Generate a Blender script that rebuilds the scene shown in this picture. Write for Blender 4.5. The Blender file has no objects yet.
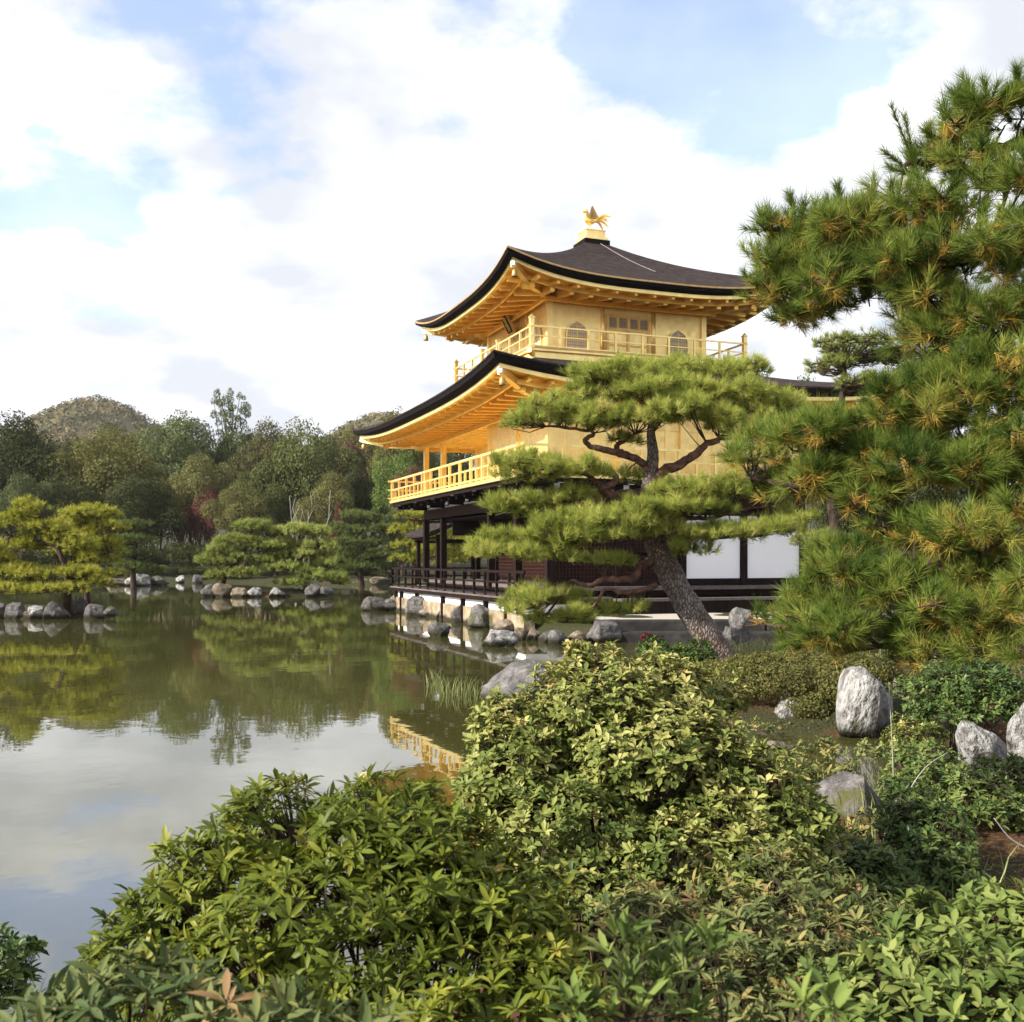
import bpy, bmesh, math, random
import numpy as np
from mathutils import Vector, Matrix, noise as mnoise

rng = np.random.default_rng(11)
random.seed(11)
scene = bpy.context.scene
COL = scene.collection

# ------------------------------------------------------------------ camera, sky, sun, exposure
F_PX, HORIZON, EYE = 1030.0, 560.0, 1.9
cam = bpy.data.objects.new('camera', bpy.data.cameras.new('camera'))
COL.objects.link(cam)
cam.location = (0, 0, EYE)
cam.rotation_euler = (math.radians(90), 0, 0)
cam.data.sensor_width = 36.0
cam.data.lens = F_PX / 1024 * 36.0
cam.data.shift_y = (HORIZON - 511) / 1024
cam.data.clip_start = 0.05
cam.data.clip_end = 6000
cam.data.dof.use_dof = True
cam.data.dof.focus_distance = 7.5
cam.data.dof.aperture_fstop = 7.5
scene.camera = cam

SUN_DIR = Vector((-0.81, -0.36, 0.52)).normalized()      # towards the sun
SUN_EL = math.asin(SUN_DIR.z)
SUN_AZ = math.atan2(SUN_DIR.x, SUN_DIR.y)                # clockwise from +Y

world = bpy.data.worlds.new('World')
scene.world = world
world.use_nodes = True
# azimuth from +Y, elevation, radius (degrees), strength
SKY_HOLES = [(12.5, 25.5, 8, 1.0), (6.5, 27, 6, .8), (19.5, 27.5, 6, .9), (-17, 25, 9, .55), (-24, 27, 6, .4), (0, 29, 5, .6), (-25, 17, 7, .5), (-14, 33, 8, .7), (14, 36, 10, .8), (40, 35, 14, .8), (-55, 30, 16, .6), (100, 40, 22, .8), (-120, 35, 20, .7), (180, 45, 25, .8)]
def build_world():
    nt = world.node_tree
    nt.nodes.clear()
    N, L = nt.nodes.new, nt.links.new
    out = N('ShaderNodeOutputWorld')
    bg = N('ShaderNodeBackground'); bg.inputs['Strength'].default_value = 0.10
    sky = N('ShaderNodeTexSky'); sky.sky_type = 'NISHITA'
    sky.sun_disc = False
    sky.sun_elevation = SUN_EL
    sky.sun_rotation = SUN_AZ
    sky.air_density = 1.0; sky.dust_density = 1.2; sky.ozone_density = 1.0
    tc = N('ShaderNodeTexCoord')
    def math_(op, x, y=None, clamp=False):
        m = N('ShaderNodeMath'); m.operation = op; m.use_clamp = clamp
        for i, q in enumerate((x, y)):
            if q is None: continue
            if isinstance(q, (int, float)): m.inputs[i].default_value = q
            else: L(q, m.inputs[i])
        return m.outputs[0]
    sep = N('ShaderNodeSeparateXYZ'); L(tc.outputs['Generated'], sep.inputs[0])
    za = math_('ADD', math_('MAXIMUM', sep.outputs['Z'], 0.0), 0.30)
    cb = N('ShaderNodeCombineXYZ')
    for i in range(3): L(za, cb.inputs[i])
    dv = N('ShaderNodeVectorMath'); dv.operation = 'DIVIDE'
    L(tc.outputs['Generated'], dv.inputs[0]); L(cb.outputs[0], dv.inputs[1])
    mp = N('ShaderNodeMapping'); mp.inputs['Location'].default_value = (1.7, 0.4, 0.2); mp.inputs['Scale'].default_value = (1, 1, 1.3)
    L(dv.outputs[0], mp.inputs[0])
    n1 = N('ShaderNodeTexNoise'); n1.inputs['Scale'].default_value = 4.2
    n1.inputs['Detail'].default_value = 10; n1.inputs['Roughness'].default_value = 0.60
    L(mp.outputs[0], n1.inputs['Vector'])
    # openings in the cloud deck: direction, angular radius, strength
    hole = None
    for (az, el, rad, k) in SKY_HOLES:
        d = (math.sin(math.radians(az))*math.cos(math.radians(el)), math.cos(math.radians(az))*math.cos(math.radians(el)), math.sin(math.radians(el)))
        dt = N('ShaderNodeVectorMath'); dt.operation = 'DOT_PRODUCT'; dt.inputs[1].default_value = d
        L(tc.outputs['Generated'], dt.inputs[0])
        mr = N('ShaderNodeMapRange'); mr.interpolation_type = 'SMOOTHSTEP'
        mr.inputs['From Min'].default_value = math.cos(math.radians(rad)); mr.inputs['From Max'].default_value = 1.0
        mr.inputs['To Max'].default_value = k
        L(dt.outputs['Value'], mr.inputs['Value'])
        hole = mr.outputs[0] if hole is None else math_('MAXIMUM', hole, mr.outputs[0])
    v = math_('SUBTRACT', n1.outputs['Fac'], math_('MULTIPLY', hole, 0.30))
    r1 = N('ShaderNodeValToRGB')
    r1.color_ramp.elements[0].position = 0.27; r1.color_ramp.elements[0].color = (0.34, 0.34, 0.34, 1)
    r1.color_ramp.elements[1].position = 0.40; r1.color_ramp.elements[1].color = (1, 1, 1, 1)
    L(v, r1.inputs[0])
    n2 = N('ShaderNodeTexNoise'); n2.inputs['Scale'].default_value = 3.2; n2.inputs['Detail'].default_value = 6
    L(mp.outputs[0], n2.inputs['Vector'])
    r2 = N('ShaderNodeValToRGB')
    r2.color_ramp.elements[0].position = 0.40; r2.color_ramp.elements[0].color = (3.9, 4.05, 4.4, 1)
    r2.color_ramp.elements[1].position = 0.74; r2.color_ramp.elements[1].color = (7.6, 7.6, 7.7, 1)
    L(n2.outputs['Fac'], r2.inputs[0])
    lift = N('ShaderNodeMix'); lift.data_type = 'RGBA'; lift.blend_type = 'MULTIPLY'; lift.inputs['Factor'].default_value = 1.0
    lift.inputs[7].default_value = (1.35, 1.42, 1.9, 1); L(sky.outputs[0], lift.inputs[6])
    mix = N('ShaderNodeMix'); mix.data_type = 'RGBA'
    L(r1.outputs[0], mix.inputs['Factor']); L(lift.outputs[2], mix.inputs[6]); L(r2.outputs[0], mix.inputs[7])
    L(mix.outputs[2], bg.inputs['Color']); L(bg.outputs[0], out.inputs['Surface'])
build_world()

sun = bpy.data.objects.new('sun', bpy.data.lights.new('sun', 'SUN'))
COL.objects.link(sun)
sun.data.energy = 5.0
sun.data.angle = math.radians(0.6)
sun.data.color = (1.0, 0.94, 0.84)
sun.rotation_euler = SUN_DIR.to_track_quat('Z', 'Y').to_euler()
sun.location = (-40, -30, 40)

scene.view_settings.view_transform = 'Standard'
scene.view_settings.look = 'None'
scene.view_settings.gamma = 1.0
scene.view_settings.exposure = 1.12

# ------------------------------------------------------------------ helpers
def at(px, py, Y):
    """world point seen at that place of the picture at depth Y"""
    return np.array([(px - 512.0) / F_PX * Y, Y, EYE + (HORIZON - py) / F_PX * Y])

def nrm(v):
    v = np.asarray(v, float)
    return v / np.maximum(np.linalg.norm(v, axis=-1, keepdims=True), 1e-9)

class MB:
    def __init__(s):
        s.V = []; s.P = []; s.T = []; s.n = 0
    def add(s, V, polys, tint=None):
        V = np.asarray(V, float).reshape(-1, 3)
        for p in polys:
            p = np.asarray(p, np.int64)
            if p.size: s.P.append(p.reshape(-1, p.shape[-1]) + s.n)
        s.V.append(V)
        s.T.append(np.full(len(V), 0.5) if tint is None else np.broadcast_to(np.asarray(tint, float), (len(V),)))
        s.n += len(V)
    def box(s, lo, hi, M=None):
        lo = np.minimum(lo, hi) if not isinstance(lo, np.ndarray) else lo
        x0, y0, z0 = lo; x1, y1, z1 = hi
        x0, x1 = min(x0, x1), max(x0, x1); y0, y1 = min(y0, y1), max(y0, y1); z0, z1 = min(z0, z1), max(z0, z1)
        V = np.array([(x0,y0,z0),(x1,y0,z0),(x1,y1,z0),(x0,y1,z0),(x0,y0,z1),(x1,y0,z1),(x1,y1,z1),(x0,y1,z1)], float)
        if M is not None: V = V @ M[:3, :3].T + M[:3, 3]
        s.add(V, [[(0,3,2,1),(4,5,6,7),(0,1,5,4),(1,2,6,5),(2,3,7,6),(3,0,4,7)]])
    def beam(s, a, b, w, h, up=(0, 0, 1)):
        """square bar from a to b, w wide and h high"""
        a = np.asarray(a, float); b = np.asarray(b, float)
        d = b - a; L = np.linalg.norm(d); d = d / L
        sx = np.cross(d, up); sx = sx / np.linalg.norm(sx); uz = np.cross(sx, d)
        V = []
        for p in (a, b):
            for i, j in ((-1,-1),(1,-1),(1,1),(-1,1)):
                V.append(p + sx * i * w / 2 + uz * j * h / 2)
        s.add(V, [[(0,1,2,3),(7,6,5,4),(0,4,5,1),(1,5,6,2),(2,6,7,3),(3,7,4,0)]])
    def tube(s, pts, rad, n=8, cap=True, jitter=0.0, tint=None):
        pts = np.asarray(pts, float); m = len(pts)
        rad = np.broadcast_to(np.asarray(rad, float), (m,))
        t = nrm(np.gradient(pts, axis=0))
        ref = np.array([0.31, 0.17, 0.93]) if abs(t[0][2]) < 0.9 else np.array([0.9, 0.3, 0.1])
        V = []
        for i in range(m):
            a = np.cross(t[i], ref); a /= np.linalg.norm(a); b = np.cross(t[i], a); ref = np.cross(a, t[i]) 
            ang = np.arange(n) * 2 * math.pi / n
            r = rad[i] * (1 + jitter * (rng.random(n) - 0.5))
            V.append(pts[i] + np.outer(np.cos(ang) * r, a) + np.outer(np.sin(ang) * r, b))
        V = np.concatenate(V)
        k = np.arange(n); k2 = (k + 1) % n
        Q = np.concatenate([np.stack([i*n+k, i*n+k2, (i+1)*n+k2, (i+1)*n+k], 1) for i in range(m-1)])
        polys = [Q[:, ::-1]]
        if cap: polys += [np.arange(n)[None], ((m-1)*n + np.arange(n))[None, ::-1]]
        s.add(V, polys, tint)
    def sticks(s, A, B, ra, rb, tint=None):
        """many thin three-sided twigs at once"""
        A = np.asarray(A, float); B = np.asarray(B, float)
        d = nrm(B - A)
        ref = np.where(np.abs(d[:, 2:3]) < 0.9, np.array([[0, 0, 1.]]), np.array([[1., 0, 0]]))
        a = nrm(np.cross(d, ref)); b = np.cross(d, a)
        ring = []
        for p, r in ((A, ra), (B, rb)):
            for k in range(3):
                c, sn = math.cos(k*2.0944), math.sin(k*2.0944)
                ring.append(p + (a*c + b*sn) * r)
        V = np.stack(ring, 1).reshape(-1, 3)
        o = np.arange(len(A))[:, None] * 6
        Q = np.concatenate([np.concatenate([o+k, o+3+k, o+3+(k+1) % 3, o+(k+1) % 3], 1) for k in range(3)])
        s.add(V, [Q], tint)
    def build(s, name, mat=None, parent=None, smooth=False):
        me = bpy.data.meshes.new(name)
        V = np.concatenate(s.V); T = np.concatenate(s.T)
        me.vertices.add(len(V)); me.vertices.foreach_set('co', V.astype(np.float32).ravel())
        loops = np.concatenate([p.ravel() for p in s.P])
        sizes = np.concatenate([np.full(len(p), p.shape[1]) for p in s.P])
        starts = np.concatenate([[0], np.cumsum(sizes)[:-1]])
        me.loops.add(len(loops)); me.loops.foreach_set('vertex_index', loops.astype(np.int32))
        me.polygons.add(len(sizes)); me.polygons.foreach_set('loop_start', starts.astype(np.int32))
        me.polygons.foreach_set('use_smooth', np.full(len(sizes), smooth, bool))
        at_ = me.attributes.new('tint', 'FLOAT', 'POINT'); at_.data.foreach_set('value', T.astype(np.float32))
        me.update(calc_edges=True)
        if mat: me.materials.append(mat)
        o = bpy.data.objects.new(name, me); COL.objects.link(o)
        if parent: o.parent = parent
        return o

def tag(o, label=None, cat=None, group=None, kind=None):
    if label: o['label'] = label
    if cat: o['category'] = cat
    if group: o['group'] = group
    if kind: o['kind'] = kind
    return o

def empty(name, loc=(0, 0, 0), rz=0.0, parent=None):
    o = bpy.data.objects.new(name, None); COL.objects.link(o)
    o.location = loc; o.rotation_euler = (0, 0, rz)
    o.empty_display_size = 0.2
    if parent: o.parent = parent
    return o

def spline(pts, n=6):
    """Catmull-Rom through the points"""
    P = np.asarray(pts, float); P = np.vstack([2*P[0]-P[1], P, 2*P[-1]-P[-2]])
    out = []
    for i in range(1, len(P)-2):
        for t in np.arange(n) / n:
            a, b, c, d = P[i-1], P[i], P[i+1], P[i+2]
            out.append(0.5*((2*b)+(c-a)*t+(2*a-5*b+4*c-d)*t*t+(3*b-a-3*c+d)*t**3))
    out.append(P[-2])
    return np.array(out)

# ------------------------------------------------------------------ materials
def new_mat(name):
    m = bpy.data.materials.new(name); m.use_nodes = True
    nt = m.node_tree
    b = nt.nodes['Principled BSDF']
    return m, nt, b

def ramp(nt, stops):
    r = nt.nodes.new('ShaderNodeValToRGB')
    while len(r.color_ramp.elements) < len(stops): r.color_ramp.elements.new(0.5)
    for e, (p, c) in zip(r.color_ramp.elements, stops):
        e.position = p; e.color = (*c, 1)
    return r

def noisy_mat(name, stops, scale=6, detail=8, rough=0.8, metallic=0.0, bump=0.2, bscale=None, stretch=(1, 1, 1), rand=0.0, bdist=0.02, spec=0.18, dist=0.0):
    m, nt, b = new_mat(name)
    N, L = nt.nodes.new, nt.links.new
    tc = N('ShaderNodeTexCoord'); mp = N('ShaderNodeMapping'); mp.inputs['Scale'].default_value = stretch
    L(tc.outputs['Object'], mp.inputs[0])
    n = N('ShaderNodeTexNoise'); n.inputs['Scale'].default_value = scale; n.inputs['Detail'].default_value = detail
    n.inputs['Roughness'].default_value = 0.6; n.inputs['Distortion'].default_value = dist
    L(mp.outputs[0], n.inputs['Vector'])
    r = ramp(nt, stops); L(n.outputs['Fac'], r.inputs[0])
    col = r.outputs[0]
    if rand:
        oi = N('ShaderNodeObjectInfo')
        mr = N('ShaderNodeMapRange'); mr.inputs['To Min'].default_value = 1 - rand; mr.inputs['To Max'].default_value = 1 + rand
        L(oi.outputs['Random'], mr.inputs['Value'])
        hs = N('ShaderNodeHueSaturation'); L(mr.outputs[0], hs.inputs['Value']); L(col, hs.inputs['Color']); col = hs.outputs[0]
    L(col, b.inputs['Base Color'])
    b.inputs['Roughness'].default_value = rough; b.inputs['Metallic'].default_value = metallic
    b.inputs['Specular IOR Level'].default_value = spec
    if bump:
        n2 = N('ShaderNodeTexNoise'); n2.inputs['Scale'].default_value = bscale or scale*3; n2.inputs['Detail'].default_value = 8
        L(mp.outputs[0], n2.inputs['Vector'])
        bp = N('ShaderNodeBump'); bp.inputs['Strength'].default_value = bump; bp.inputs['Distance'].default_value = bdist
        L(n2.outputs['Fac'], bp.inputs['Height']); L(bp.outputs[0], b.inputs['Normal'])
    return m

def leaf_mat(name, stops, trans=0.3, rough=0.65, rand=0.12, spec=0.08):
    """foliage: colour per leaf from the random 'tint' of each leaf"""
    m, nt, b = new_mat(name)
    N, L = nt.nodes.new, nt.links.new
    a = N('ShaderNodeAttribute'); a.attribute_name = 'tint'
    r = ramp(nt, stops); L(a.outputs['Fac'], r.inputs[0])
    oi = N('ShaderNodeObjectInfo')
    mr = N('ShaderNodeMapRange'); mr.inputs['To Min'].default_value = 1 - rand; mr.inputs['To Max'].default_value = 1 + rand
    L(oi.outputs['Random'], mr.inputs['Value'])
    hs = N('ShaderNodeHueSaturation'); L(mr.outputs[0], hs.inputs['Value']); L(r.outputs[0], hs.inputs['Color'])
    L(hs.outputs[0], b.inputs['Base Color'])
    b.inputs['Roughness'].default_value = rough; b.inputs['Specular IOR Level'].default_value = spec
    t = N('ShaderNodeBsdfTranslucent'); L(hs.outputs[0], t.inputs['Color'])
    mx = N('ShaderNodeMixShader'); mx.inputs[0].default_value = trans
    L(b.outputs[0], mx.inputs[1]); L(t.outputs[0], mx.inputs[2])
    L(mx.outputs[0], nt.nodes['Material Output'].inputs['Surface'])
    return m

M = {}
M['gold'] = noisy_mat('gold_leaf', [(0.3, (0.90, 0.55, 0.12)), (0.7, (0.96, 0.66, 0.18))], scale=2.5, rough=0.42, metallic=0.72, bump=0.10, bscale=9, bdist=0.01)  # orange deepened, putting the bounced light under the eaves into the colour
def gold_squares(m):
    """faint square leaves with their own sheen"""
    nt = m.node_tree; N, L = nt.nodes.new, nt.links.new; b = nt.nodes['Principled BSDF']
    src = b.inputs['Base Color'].links[0].from_socket
    tc = N('ShaderNodeTexCoord'); v = N('ShaderNodeTexVoronoi'); v.distance = 'CHEBYCHEV'; v.inputs['Scale'].default_value = 6.5; v.inputs['Randomness'].default_value = 0.12
    L(tc.outputs['Object'], v.inputs['Vector'])
    sp = N('ShaderNodeSeparateColor'); L(v.outputs['Color'], sp.inputs[0])
    mr = N('ShaderNodeMapRange'); mr.inputs['To Min'].default_value = 0.91; mr.inputs['To Max'].default_value = 1.05; L(sp.outputs[0], mr.inputs['Value'])
    hs = N('ShaderNodeHueSaturation'); L(mr.outputs[0], hs.inputs['Value']); L(src, hs.inputs['Color']); L(hs.outputs[0], b.inputs['Base Color'])
    m2 = N('ShaderNodeMapRange'); m2.inputs['To Min'].default_value = 0.32; m2.inputs['To Max'].default_value = 0.46; L(sp.outputs[1], m2.inputs['Value']); L(m2.outputs[0], b.inputs['Roughness'])
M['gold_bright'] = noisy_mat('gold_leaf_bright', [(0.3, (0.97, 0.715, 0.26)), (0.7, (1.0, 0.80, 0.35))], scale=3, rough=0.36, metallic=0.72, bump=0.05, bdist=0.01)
gold_squares(M['gold']); gold_squares(M['gold_bright'])
M['gold_dull'] = noisy_mat('dull_gold', [(0.3, (0.42, 0.25, 0.09)), (0.7, (0.60, 0.40, 0.16))], scale=5, rough=0.45, metallic=0.6, bump=0.1)
M['bark_roof'] = noisy_mat('cypress_bark_roof', [(0.28, (0.010, 0.0075, 0.007)), (0.5, (0.030, 0.022, 0.020)), (0.72, (0.078, 0.060, 0.053))], scale=3.5, rough=0.85, bump=0.5, bscale=30, bdist=0.03, stretch=(1, 1, 10), spec=0.08)
M['bark_edge'] = noisy_mat('cut_bark_edge', [(0.3, (0.005, 0.004, 0.005)), (0.7, (0.014, 0.011, 0.011))], scale=4, rough=0.8, bump=0.4, bscale=25, stretch=(1, 1, 8), spec=0.08)
M['dark_wood'] = noisy_mat('dark_weathered_wood', [(0.3, (0.007, 0.004, 0.004)), (0.7, (0.020, 0.011, 0.009))], scale=3, rough=0.7, bump=0.2, stretch=(4, 4, 0.6), spec=0.08)
M['brown_wood'] = noisy_mat('brown_wood', [(0.3, (0.022, 0.010, 0.007)), (0.7, (0.050, 0.023, 0.017))], scale=3, rough=0.65, bump=0.2, stretch=(1, 4, 4), spec=0.08)
M['grey_wood'] = noisy_mat('grey_deck_wood', [(0.3, (0.06, 0.048, 0.045)), (0.7, (0.15, 0.125, 0.115))], scale=3, rough=0.75, bump=0.25, stretch=(6, 0.7, 6))
M['plaster'] = noisy_mat('white_plaster', [(0.3, (0.70, 0.69, 0.67)), (0.7, (0.80, 0.79, 0.77))], scale=2, rough=0.9, bump=0.05)
M['shoji'] = noisy_mat('white_paper_panel', [(0.3, (0.80, 0.80, 0.81)), (0.7, (0.84, 0.84, 0.85))], scale=1.2, rough=0.85, bump=0.02)
M['pane'] = noisy_mat('grey_window_paper', [(0.3, (0.76, 0.69, 0.54)), (0.7, (0.84, 0.78, 0.64))], scale=3, rough=0.6, bump=0.03)
M['lattice_dark'] = noisy_mat('window_lattice', [(0.3, (0.42, 0.32, 0.18)), (0.7, (0.54, 0.42, 0.25))], scale=6, rough=0.6, bump=0.05)
M['white_tip'] = noisy_mat('white_painted_end', [(0.3, (0.66, 0.66, 0.66)), (0.7, (0.80, 0.80, 0.79))], scale=4, rough=0.7, bump=0.05)
M['metal_strip'] = noisy_mat('pale_metal_strip', [(0.3, (0.16, 0.14, 0.15)), (0.7, (0.28, 0.25, 0.26))], scale=8, rough=0.5, bump=0.05)
M['rock_pale'] = noisy_mat('pale_lichen_rock', [(0.30, (0.045, 0.040, 0.036)), (0.42, (0.15, 0.14, 0.13)), (0.54, (0.30, 0.295, 0.28)), (0.78, (0.44, 0.44, 0.415))], scale=2.6, detail=14, rough=0.92, bump=1.0, bscale=7, bdist=0.09, rand=0.15, dist=0.6)
M['rock_grey'] = noisy_mat('grey_rock', [(0.25, (0.045, 0.042, 0.040)), (0.45, (0.075, 0.07, 0.066)), (0.62, (0.15, 0.14, 0.135)), (0.8, (0.29, 0.28, 0.265))], scale=3.0, detail=12, rough=0.9, bump=0.9, bscale=10, bdist=0.05, rand=0.22, dist=0.6)
M['rock_warm'] = noisy_mat('warm_brown_rock', [(0.25, (0.06, 0.045, 0.032)), (0.5, (0.16, 0.125, 0.09)), (0.75, (0.30, 0.25, 0.19))], scale=3.0, detail=12, rough=0.9, bump=0.9, bscale=10, bdist=0.05, rand=0.2, dist=0.6)
M['sand_stone'] = noisy_mat('sandy_stone', [(0.3, (0.13, 0.095, 0.06)), (0.5, (0.26, 0.20, 0.13)), (0.75, (0.42, 0.35, 0.25))], scale=2.4, detail=12, rough=0.9, bump=1.0, bscale=5, bdist=0.09)
def wet_foot(m):
    nt = m.node_tree; N, L = nt.nodes.new, nt.links.new; b = nt.nodes['Principled BSDF']
    src = b.inputs['Base Color'].links[0].from_socket
    geo = N('ShaderNodeNewGeometry'); sp = N('ShaderNodeSeparateXYZ'); L(geo.outputs['Position'], sp.inputs[0])
    n = N('ShaderNodeTexNoise'); n.inputs['Scale'].default_value = 5; L(geo.outputs['Position'], n.inputs['Vector'])
    ad = N('ShaderNodeMath'); ad.operation = 'MULTIPLY_ADD'; ad.inputs[1].default_value = -0.16; L(n.outputs['Fac'], ad.inputs[0]); L(sp.outputs['Z'], ad.inputs[2])
    mr = N('ShaderNodeMapRange'); mr.inputs['From Min'].default_value = 0.0; mr.inputs['From Max'].default_value = 0.10; L(ad.outputs[0], mr.inputs['Value'])
    mx = N('ShaderNodeMix'); mx.data_type = 'RGBA'; L(mr.outputs[0], mx.inputs['Factor']); mx.inputs[6].default_value = (0.026, 0.024, 0.014, 1); L(src, mx.inputs[7])
    # moss patches
    n2 = N('ShaderNodeTexNoise'); n2.inputs['Scale'].default_value = 2.2; n2.inputs['Detail'].default_value = 8; L(geo.outputs['Position'], n2.inputs['Vector'])
    r = ramp(nt, [(0.58, (0, 0, 0)), (0.68, (1, 1, 1))]); L(n2.outputs['Fac'], r.inputs[0])
    mx2 = N('ShaderNodeMix'); mx2.data_type = 'RGBA'; L(r.outputs[0], mx2.inputs['Factor']); L(mx.outputs[2], mx2.inputs[6]); mx2.inputs[7].default_value = (0.075, 0.075, 0.03, 1)
    L(mx2.outputs[2], b.inputs['Base Color'])
for k in ('rock_pale', 'rock_grey', 'rock_warm', 'sand_stone'): wet_foot(M[k])
M['stone_kerb'] = noisy_mat('dark_stone_kerb', [(0.3, (0.012, 0.011, 0.010)), (0.6, (0.032, 0.030, 0.028)), (0.8, (0.075, 0.072, 0.068))], scale=3, rough=0.9, bump=0.5)
M['trunk'] = noisy_mat('pine_bark', [(0.28, (0.012, 0.008, 0.007)), (0.5, (0.04, 0.026, 0.020)), (0.75, (0.095, 0.068, 0.053))], scale=9, rough=0.95, bump=1.0, bscale=16, bdist=0.05, stretch=(1, 1, 0.35))
M['red_trunk'] = noisy_mat('reddish_pine_bark', [(0.28, (0.030, 0.017, 0.014)), (0.5, (0.12, 0.062, 0.046)), (0.75, (0.25, 0.14, 0.105))], scale=10, rough=0.95, bump=0.9, bscale=20, bdist=0.03)
M['twig'] = noisy_mat('brown_twig', [(0.3, (0.030, 0.020, 0.014)), (0.7, (0.085, 0.060, 0.042))], scale=20, rough=0.9, bump=0.3)
M['pale_stem'] = noisy_mat('pale_stem', [(0.3, (0.20, 0.18, 0.15)), (0.7, (0.36, 0.33, 0.29))], scale=8, rough=0.9, bump=0.2)

def pine_bark_plates():
    """plated bark for the leaning trunk: pale plates parted by dark cracks"""
    m, nt, b = new_mat('plated_pine_bark')
    N, L = nt.nodes.new, nt.links.new
    tc = N('ShaderNodeTexCoord'); mp = N('ShaderNodeMapping'); mp.inputs['Scale'].default_value = (1.5, 1.5, 0.62)
    L(tc.outputs['Object'], mp.inputs[0])
    n0 = N('ShaderNodeTexNoise'); n0.inputs['Scale'].default_value = 6; L(mp.outputs[0], n0.inputs['Vector'])
    ad = N('ShaderNodeVectorMath'); ad.operation = 'MULTIPLY_ADD'; ad.inputs[1].default_value = (.09, .09, .09)
    L(n0.outputs['Color'], ad.inputs[0]); L(mp.outputs[0], ad.inputs[2])
    v = N('ShaderNodeTexVoronoi'); v.feature = 'DISTANCE_TO_EDGE'; v.inputs['Scale'].default_value = 19
    L(ad.outputs[0], v.inputs['Vector'])
    r = ramp(nt, [(0.0, (0.05, 0.036, 0.03)), (0.05, (0.075, 0.060, 0.052)), (0.16, (0.20, 0.168, 0.148)), (0.6, (0.30, 0.26, 0.235))])
    L(v.outputs['Distance'], r.inputs[0])
    n1 = N('ShaderNodeTexNoise'); n1.inputs['Scale'].default_value = 3; L(tc.outputs['Object'], n1.inputs['Vector'])
    r1 = ramp(nt, [(0.35, (0.74, 0.60, 0.52)), (0.65, (1, 1, 1))]); L(n1.outputs['Fac'], r1.inputs[0])
    mm = N('ShaderNodeMix'); mm.data_type = 'RGBA'; mm.blend_type = 'MULTIPLY'; mm.inputs['Factor'].default_value = 1
    L(r.outputs[0], mm.inputs[6]); L(r1.outputs[0], mm.inputs[7]); L(mm.outputs[2], b.inputs['Base Color'])
    b.inputs['Roughness'].default_value = 0.95
    bp = N('ShaderNodeBump'); bp.inputs['Strength'].default_value = 0.6; bp.inputs['Distance'].default_value = 0.035
    sm = N('ShaderNodeMapRange'); sm.inputs['From Max'].default_value = 0.3; L(v.outputs['Distance'], sm.inputs['Value'])
    L(sm.outputs[0], bp.inputs['Height']); L(bp.outputs[0], b.inputs['Normal'])
    return m
M['plates'] = pine_bark_plates()

# foliage
M['needle_mid'] = leaf_mat('pine_needles_mid', [(0, (0.10, 0.13, 0.022)), (0.45, (0.255, 0.295, 0.055)), (0.8, (0.42, 0.43, 0.10)), (1, (0.55, 0.50, 0.17))], trans=0.45, rough=0.55)
M['needle_near'] = leaf_mat('pine_needles_near', [(0, (0.045, 0.080, 0.016)), (0.40, (0.135, 0.195, 0.032)), (0.72, (0.30, 0.345, 0.07)), (0.80, (0.38, 0.28, 0.06)), (0.9, (0.52, 0.36, 0.07)), (1, (0.38, 0.23, 0.06))], trans=0.36, rough=0.5)
M['needle_yellow'] = leaf_mat('pine_needles_yellow', [(0, (0.15, 0.165, 0.022)), (0.5, (0.34, 0.345, 0.046)), (1, (0.50, 0.47, 0.10))], trans=0.4, rough=0.6)
M['needle_green'] = leaf_mat('pine_needles_green', [(0, (0.12, 0.155, 0.034)), (0.5, (0.26, 0.30, 0.07)), (1, (0.38, 0.39, 0.12))], trans=0.4, rough=0.6)
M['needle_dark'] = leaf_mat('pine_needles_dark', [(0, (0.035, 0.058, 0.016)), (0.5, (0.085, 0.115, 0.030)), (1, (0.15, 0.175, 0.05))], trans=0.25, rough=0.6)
def tree_leaf(name, c, sp=0.5, **k):
    c = np.array(c)
    return leaf_mat(name, [(0, tuple(c*(1-sp))), (0.5, tuple(c)), (1, tuple(c*(1+sp)))], **k)
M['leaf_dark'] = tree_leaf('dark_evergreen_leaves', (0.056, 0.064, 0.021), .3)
M['leaf_olive'] = tree_leaf('olive_leaves', (0.125, 0.122, 0.036), .3)
M['leaf_olive_dark'] = tree_leaf('dark_olive_leaves', (0.085, 0.096, 0.030), .3)
M['leaf_brown'] = tree_leaf('brown_green_leaves', (0.105, 0.100, 0.038), .3)
M['leaf_greybrown'] = tree_leaf('grey_green_leaves', (0.098, 0.116, 0.045), .3)
M['leaf_yellow'] = tree_leaf('yellow_olive_leaves', (0.145, 0.142, 0.048), .3)
M['leaf_green'] = tree_leaf('fresh_green_leaves', (0.10, 0.14, 0.034), .3)
M['leaf_red'] = tree_leaf('red_maple_leaves', (0.115, 0.046, 0.034), .3)
M['leaf_rust'] = tree_leaf('rusty_leaves', (0.12, 0.075, 0.043), .3)
M['azalea'] = leaf_mat('azalea_leaves', [(0, (0.045, 0.066, 0.010)), (0.45, (0.125, 0.160, 0.020)), (0.8, (0.235, 0.245, 0.032)), (0.97, (0.32, 0.30, 0.06)), (1, (0.33, 0.24, 0.05))], trans=0.33, rough=0.42, spec=0.13)
M['shrub_pale'] = leaf_mat('pale_green_leaves', [(0, (0.050, 0.078, 0.018)), (0.4, (0.135, 0.165, 0.036)), (0.7, (0.25, 0.255, 0.068)), (0.92, (0.38, 0.36, 0.13)), (0.97, (0.44, 0.37, 0.12)), (1, (0.36, 0.26, 0.09))], trans=0.22, rough=0.40, spec=0.13)
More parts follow.
